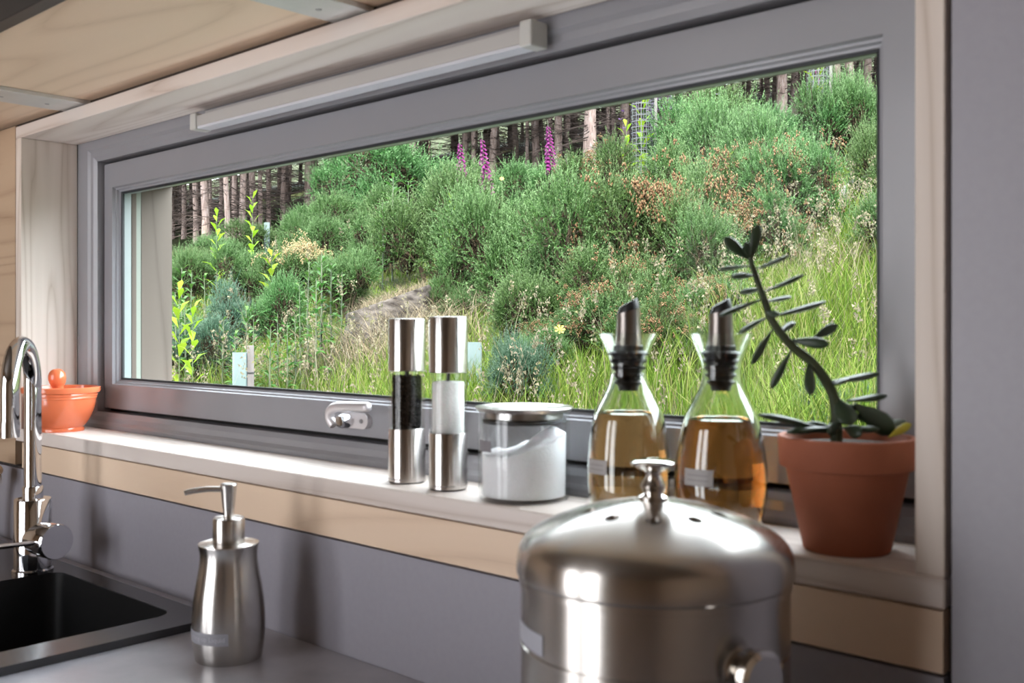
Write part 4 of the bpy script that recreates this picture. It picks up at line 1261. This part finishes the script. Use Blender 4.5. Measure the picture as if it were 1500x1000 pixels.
while cnt < 230 and tries < 6000:
    tries += 1
    w = rt2.uniform(22, 62); u = rt2.uniform(-.62, .55)
    X = w * (FW.x + u * RT.x); Y = CAM.y + w * (FW.y + u * RT.y)
    if Y < 8.5 or any((X - a) ** 2 + (Y - c) ** 2 < 1.7 for a, c in occupied): continue
    occupied.append((X, Y))
    tree(Vector((X, Y, float(gz(X, Y)))), rt2.uniform(.14, .24), cnt, TL, TG)
    cnt += 1
# ---------------------------------------------------------------- leafy herbs and saplings
def herb_me(seed, n=26, H=1.0, leaf=.22, wd=.026, droop=.25):
    """upright stem with lance-shaped leaves spiralling round it"""
    r = random.Random(seed)
    V, T3 = [], []
    for i in range(n):
        t = (i + 1) / n; z = H * (.12 + .88 * t); a = i * 2.4 + r.uniform(-.3, .3)
        L = leaf * (1.15 - .7 * t) * r.uniform(.85, 1.15); x, y = math.cos(a), math.sin(a)
        up = .35 + .5 * t
        b = len(V); w_ = wd * (1.1 - .5 * t)
        m1 = (x * L * .5, y * L * .5, z + L * up * .5); e = (x * L, y * L, z + L * (up * .8 - droop))
        V += [(0, 0, z), (m1[0] - w_ * y, m1[1] + w_ * x, m1[2]), (m1[0] + w_ * y, m1[1] - w_ * x, m1[2]), e]
        T3 += [(b, b + 2, b + 1), (b + 1, b + 2, b + 3)]
    return tri_me(np.array(V), np.array(T3))
HERB_M = leafy('willowherb_leaves', [(.08, .24, .05), (.14, .36, .07), (.22, .46, .10)], .45, .35, .01)
LIME_M = leafy('lime_leaves', [(.50, .85, .05), (.64, .95, .08), (.40, .70, .04)], .45, .45, .01)
STEM_M = mat('herb_stem', (.022, .032, .010), .7)
herbs = [herb_me(s, 30) for s in range(3)]
for m_ in herbs: m_.materials.append(HERB_M)
limes = [herb_me(20 + s, 15, 1.0, .40, .085, .12) for s in range(3)]
for m_ in limes: m_.materials.append(LIME_M)
stem_me = tube_me([(0, 0, -.05), (.01, 0, .5), (0, .01, 1.02)], [.010, .008, .003], 6); stem_me.materials.append(STEM_M)
def herb(name, label, cat, px, pyb, h, me, group=None, wfix=None, thick=1.0):
    if wfix: w = wfix; p = at_wg(px, w)
    else: p, w = foot(px, pyb)
    s = h * w / FPX
    t = thing(name, label, cat, p, random.uniform(0, 6.28), group)
    t.scale = (s * thick, s * thick, s)
    for n_, m_ in (('leaves', me), ('stem', stem_me)):
        o = bpy.data.objects.new(n_, m_); COL.objects.link(o); o.parent = t
    return t
def herb_top(name, label, cat, px, ytop, w, me, group=None, thick=1.0):
    """plant rooted on the slope at distance w whose tip shows at pixel (px, ytop)"""
    p = at_wg(px, w)
    return herb(name, label, cat, px, 0, (zpx(ytop, w) - p.z) * FPX / w, me, group, w, thick)
for i, (px, yt, w) in enumerate([(452, 385, 6.9), (470, 372, 7.0), (486, 388, 7.1), (440, 420, 6.6), (462, 410, 6.5), (362, 455, 6.0), (372, 470, 5.8), (408, 462, 6.2), (420, 475, 6.0), (500, 400, 7.4), (575, 262, 10.5), (597, 268, 10.8), (560, 300, 10.0), (345, 490, 5.6), (265, 395, 7.5), (280, 402, 7.3), (300, 405, 7.6), (256, 430, 6.6), (272, 445, 6.4), (395, 480, 5.7), (1085, 330, 8.0), (655, 315, 9.6), (432, 465, 6.1), (326, 470, 6.2)]):
    herb_top('willowherb', 'upright green willowherb with narrow leaves growing on the bank', 'plant', px, yt, w, herbs[i % 3], 'willowherb stems on the bank', 1.15)
for i, (px, yt, w, th, lab) in enumerate([(318, 318, 11.0, .5, 'lime green sapling in front of the plantation trunks'), (370, 292, 13.0, .45, 'slim lime green sapling reaching up beside a bare trunk'), (398, 376, 8.6, .6, 'low lime green leaves above the straw topped gorse'), (262, 428, 6.2, .5, 'yellow green leaves close to the window reveal'), (1066, 236, 8.2, .42, 'tall bright leaved sapling rising from the gorse thicket'), (662, 298, 9.3, .35, 'small yellow green shoot among the gorse'), (917, 186, 12.0, .45, 'lime green sapling beside the mesh tree guard'), (282, 455, 6.0, .5, 'bright leafy clump low down by the window reveal')]):
    herb_top('sapling', lab, 'plant', px, yt, w, limes[i % 3], None, th)
# ---------------------------------------------------------------- foxgloves
PURP = leafy('foxglove_bells', [(.42, .05, .30), (.52, .09, .40), (.36, .04, .27), (.56, .16, .45)], .5, .3)
def foxglove_me(seed, n=38):
    r = random.Random(seed)
    bm = bmesh.new()
    for i in range(n):
        t = i / n; z = .55 + .42 * t; a = i * 2.1 + r.uniform(-.4, .4); s = .05 * (1.1 - .8 * t)
        x, y = math.cos(a), math.sin(a)
        t_ = tube_me([(0, 0, z), (x * s * .7, y * s * .7, z - s * .25), (x * s * 1.25, y * s * 1.25, z - s * .95)], [s * .14, s * .30, s * .42], 6)
        bm.from_mesh(t_); bpy.data.meshes.remove(t_)
    return bm_mesh(bm)
fx = [foxglove_me(i) for i in range(2)]
for m_ in fx: m_.materials.append(PURP)
for i, (px, pyt, pyb, w, lab) in enumerate([(672, 203, 330, 12.0, 'short purple foxglove spike leaning left above the gorse'), (706, 196, 345, 11.5, 'long purple foxglove spike rising from pale grass'), (801, 178, 330, 12.5, 'purple foxglove spike in front of a pair of pale trunks'), (1208, 96, 230, 13.0, 'purple foxglove spike behind the right hand mesh guard')]):
    p = at_wg(px + (12 if i < 3 else 0), w)
    top = zpx(pyt, w)
    H_ = top - p.z
    t = thing('foxglove', lab, 'flower', p, 0, 'foxgloves above the gorse')
    lean = -.10
    t.rotation_euler = (0, 0, TH)
    for n_, m_ in (('flower_spike', fx[i % 2]), ('stem', stem_me)):
        o = bpy.data.objects.new(n_, m_); COL.objects.link(o); o.parent = t
        o.scale = (1.0 if n_ != 'stem' else .9, 1.0 if n_ != 'stem' else .9, H_)
        if n_ == 'flower_spike': o.scale = (1.3, 1.3, H_)
        o.rotation_euler = (0, -.07, 0)
# ---------------------------------------------------------------- cut stump under dry grass
p, w = foot(568, 492)
p.z += .04
st_ = thing('tree_stump', 'old grey cut stump slanting out of the bank under dry grass', 'stump', p, TH + .25)
k = w / FPX
bm = bmesh.new()
r_ = random.Random(4)
nS = 28
rings = []
for (zr, sc_) in ((-.3, 1.06), (.0, 1.02), (.5, .97), (.93, .98), (1.0, .93)):
    rg = []
    for i in range(nS):
        a = 2 * math.pi * i / nS
        rr = (1 + .07 * math.sin(3 * a + 1) + .05 * math.sin(7 * a)) * sc_
        x = 62 * k * rr * math.cos(a); y = 46 * k * rr * math.sin(a)
        z = (zr * (52 * k + x * .36)) if zr > 0 else zr * .5
        rg.append(bm.verts.new((x, y, z)))
    rings.append(rg)
for a, b in zip(rings, rings[1:]):
    for i in range(nS):
        bm.faces.new((a[i], a[(i + 1) % nS], b[(i + 1) % nS], b[i]))
bm.faces.new(rings[-1])
bmesh.ops.recalc_face_normals(bm, faces=bm.faces[:])
SM = noisy('weathered_stump', (.012, .010, .009), (.055, .048, .044), 9.0, .95, sc=(1, 1, 2.5), bmp=.9, detail=8, **{'Specular IOR Level': .05})
soft(link('trunk', bm_mesh(bm), SM, st_), 50)
P = np.stack([NR.uniform(-60 * k, 60 * k, 520), NR.uniform(-44 * k, 44 * k, 520), np.zeros(520)], 1)
P = P[(P[:, 0] / (60 * k)) ** 2 + (P[:, 1] / (44 * k)) ** 2 < 1]
P[:, 2] = 52 * k + P[:, 0] * .36
Vd, Td, _ = blades(P, NR.uniform(.05, .13, len(P)), np.full(len(P), .004), 1.6, NR)
STRAW = leafy('dry_straw', [(.52, .42, .27), (.64, .54, .38), (.44, .33, .20)], .8, .2)
o = link('dry_grass', tri_me(Vd, Td), STRAW, st_); o['kind'] = 'stuff'
# straw-coloured grass spilling down beside the stump
PP = []
for (px, py, n_) in ((600, 520, 500), (555, 525, 300), (650, 470, 330), (670, 450, 260), (620, 440, 260), (1190, 440, 200), (430, 560, 160)):
    c, w_ = foot(px, py)
    q = np.stack([c.x + NR.normal(0, .22, n_), c.y + NR.normal(0, .28, n_)], 1)
    PP.append(np.stack([q[:, 0], q[:, 1], gz(q[:, 0], q[:, 1])], 1))
PP = np.concatenate(PP)
Vd, Td, _ = blades(PP, NR.uniform(.18, .42, len(PP)), np.full(len(PP), .006), 1.0, NR)
o = link('dry_grass', tri_me(Vd, Td), STRAW)
tag(o, 'straw coloured dead grass spilling down round the stump', 'grass', None, 'stuff')
# ---------------------------------------------------------------- tree guards
GUARD = noisy('milky_green_guard', (.058, .080, .080), (.072, .090, .092), 4.0, .6, **{'Specular IOR Level': .1})
STAKE = noisy('grey_stake', (.06, .055, .055), (.078, .072, .072), 12.0, .8, sc=(4, 4, 1), **{'Specular IOR Level': .1})
def guard(label, px, pyt, pyb, hw, wfix, stake=True):
    p = at_wg(px, wfix); k = wfix / FPX
    H_ = zpx(pyt, wfix) - p.z
    t = thing('tree_guard', label, 'tree guard', p, TH + .3)
    s = hw * k
    bm = bmesh.new()
    lp = rrect(-s, s, -s, s, s * .25, 3)
    lo = [bm.verts.new((x, y, -.05)) for x, y in lp]; hi = [bm.verts.new((x, y, H_)) for x, y in lp]
    li = [bm.verts.new((x * .94, y * .94, -.05)) for x, y in lp]; hi2 = [bm.verts.new((x * .94, y * .94, H_)) for x, y in lp]
    nL = len(lp)
    for a, b in ((lo, hi), (hi, hi2), (hi2, li)):
        for i in range(nL):
            bm.faces.new((a[i], a[(i + 1) % nL], b[(i + 1) % nL], b[i]))
    bmesh.ops.recalc_face_normals(bm, faces=bm.faces[:])
    link('tube', bm_mesh(bm), GUARD, t)
    if stake:
        sk_ = box('stake', s * 1.05, s * 1.05 + .034, -.018, .018, -.05, H_ + .035, STAKE, t, .001)
        box('cable_tie', s * .6, s * 1.05 + .037, -.021, .021, H_ * .80, H_ * .80 + .006, mat('black_tie', (.01, .01, .01), .5), t)
guard('milky green square tree guard tied to a grey stake in the grass', 351, 516, 590, 10, 5.2)
guard('milky green tree guard half hidden behind the salt mill', 693, 501, 600, 11, 5.6, False)
guard('small pale blue tree guard under the plantation trunks', 391, 326, 345, 4, 15.0, False)
MESHM = mat('black_mesh', (.012, .013, .016), .6)
def mesh_guard(label, px, pyt, pyb, hw, w, pale=False):
    p = at_wg(px, w); k = w / FPX
    z1_ = zpx(pyt, w) - p.z; z0_ = max(zpx(pyb, w) - p.z, 0.0)
    t = thing('mesh_guard', label, 'tree guard', p, TH)
    r = hw * k
    bm = bmesh.new()
    nv = 14; stp_ = 2 * math.pi * r / nv
    def strip(a, b, wdt, up):
        a = Vector(a); b = Vector(b)
        s = Vector((0, 0, wdt)) if up else Vector((-(a.y), a.x, 0)).normalized() * wdt
        bm.faces.new([bm.verts.new(v) for v in (a - s, b - s, b + s, a + s)])
    for i in range(nv):
        a = 2 * math.pi * i / nv
        strip((r * math.cos(a), r * math.sin(a), 0), (r * math.cos(a), r * math.sin(a), z1_), .0045, False)
    z = z0_ * .0
    while z < z1_:
        for i in range(nv):
            a, b = 2 * math.pi * i / nv, 2 * math.pi * (i + 1) / nv
            strip((r * math.cos(a), r * math.sin(a), z), (r * math.cos(b), r * math.sin(b), z), .0045, True)
        z += stp_ * 1.1
    link('netting', bm_mesh(bm), MESHM, t)
    box('stake', r * 1.02, r * 1.02 + .035, -.018, .018, -.05, z1_ * .98, STAKE, t)
    o = bpy.data.objects.new('young_tree', limes[1]); COL.objects.link(o); o.parent = t; o.scale = (.6, .6, z1_ * 1.0)
    return t
mesh_guard('black mesh tree guard round a young tree, beside purple flowers', 941, 120, 225, 17, 12.5)
mesh_guard('black mesh tree guard standing in front of the right hand gorse', 1198, 70, 215, 16, 12.0)
# purple flowering shrub dots beside the first mesh guard
p = at_wg(957, 14.5)
rh = thing('flowering_shrub', 'small shrub with mauve flowers behind the mesh guard', 'shrub', p)
V, T3 = [], []
r_ = random.Random(9)
for q in range(260):
    c = np.array((r_.gauss(0, .22), r_.gauss(0, .22), 1.55 + r_.gauss(0, .28))); b_ = len(V)
    for s in range(3):
        a = r_.random() * 6.28; V += [tuple(c), tuple(c + np.array((math.cos(a), math.sin(a), .3)) * .05), tuple(c + np.array((math.cos(a + .9), math.sin(a + .9), -.2)) * .05)]
        T3.append((b_ + 3 * s, b_ + 3 * s + 1, b_ + 3 * s + 2))
link('blossom', tri_me(np.array(V), np.array(T3)), leafy('mauve_blossom', [(.30, .15, .42), (.42, .24, .55), (.10, .20, .06)], .6, .3), rh)
o = bpy.data.objects.new('leaves', herbs[0]); COL.objects.link(o); o.parent = rh; o.scale = (2.0, 2.0, 1.8)
# pale boulder at the edge of the view, yellow flowers, thin fence wire
p, w = foot(1283, 318)
bm = bmesh.new()
bmesh.ops.create_icosphere(bm, subdivisions=3, radius=1.0)
r_ = random.Random(1)
for v in bm.verts:
    v.co *= 1 + .10 * math.sin(v.co.x * 5 + 1) * math.cos(v.co.y * 4) + r_.uniform(-.02, .02)
    v.co = Vector((v.co.x * .32, v.co.y * .24, v.co.z * .22))
o = link('boulder', bm_mesh(bm), noisy('pale_stone', (.11, .10, .098), (.155, .145, .14), 7.0, .9, bmp=.5, **{'Specular IOR Level': .05}), None, (p.x, p.y, p.z + .14))
tag(o, 'pale grey boulder in the long grass near the right window rail', 'rock')
YEL = mat('yellow_petals', (.20, .155, .005), .5)
STM = mat('flower_stalk', (.03, .055, .012), .6)
bm = bmesh.new()
for i in range(7):
    a = 2 * math.pi * i / 7
    bm.faces.new([bm.verts.new(v) for v in ((0, 0, 0), (.9 * math.cos(a - .3), .9 * math.sin(a - .3), .25), (1.1 * math.cos(a), 1.1 * math.sin(a), .2), (.9 * math.cos(a + .3), .9 * math.sin(a + .3), .25))])
pet = bm_mesh(bm); pet.materials.append(YEL)
stk = tube_me([(0, 0, -1), (.02, 0, -.5), (0, 0, 0)], [.006, .005, .004], 5); stk.materials.append(STM)
for (px, py, w) in ((1256, 274, 9.5), (1264, 268, 9.6), (1270, 262, 9.8), (1259, 262, 9.7), (1250, 268, 9.4), (1262, 258, 10.0), (1239, 172, 12.0), (1217, 192, 12), (820, 483, 5.6), (1221, 347, 8.0), (735, 262, 10)):
    c = at_w(px, py, w); gzz = float(gz(c.x, c.y)); hgt = max(.15, c.z - gzz)
    lab = 'small yellow daisy on a thin stalk near the boulder' if px > 1245 else ('yellow flower in the grass behind the salt jar' if px == 820 else 'lone yellow flower dotted among the gorse')
    t = thing('yellow_flower', lab, 'flower', (c.x, c.y, gzz), 0, 'yellow flowers near the boulder' if px > 1245 else ('lone yellow flowers' if px != 820 else None))
    o = bpy.data.objects.new('petals', pet); COL.objects.link(o); o.parent = t; o.location = (0, 0, hgt); o.scale = (.022, .022, .022) if px != 820 else (.03, .03, .03); o.rotation_euler = (1.0, 0, TH)
    o = bpy.data.objects.new('stalk', stk); COL.objects.link(o); o.parent = t; o.location = (0, 0, hgt); o.scale = (.6, .6, hgt)

# thin pale marker string stretched between two short stakes in the long grass
a_, b_ = at_w(1203, 438, 5.6), at_w(1345, 434, 5.3)
t = thing('marker_string', 'thin white string stretched through the long grass between two stakes', 'string', (a_.x, a_.y, float(gz(a_.x, a_.y))))
o_ = Vector(t.location)
tube('cord', [a_ - o_, (a_ + b_) / 2 - o_ - Vector((0, 0, .004)), b_ - o_], .0032, mat('white_cord', (.16, .16, .165), .6), t, 6)
for e_ in (a_, b_):
    g_ = float(gz(e_.x, e_.y))
    box('stake', e_.x - o_.x - .008, e_.x - o_.x + .008, e_.y - o_.y - .008, e_.y - o_.y + .008, g_ - o_.z - .05, e_.z - o_.z + .02, STAKE, t)
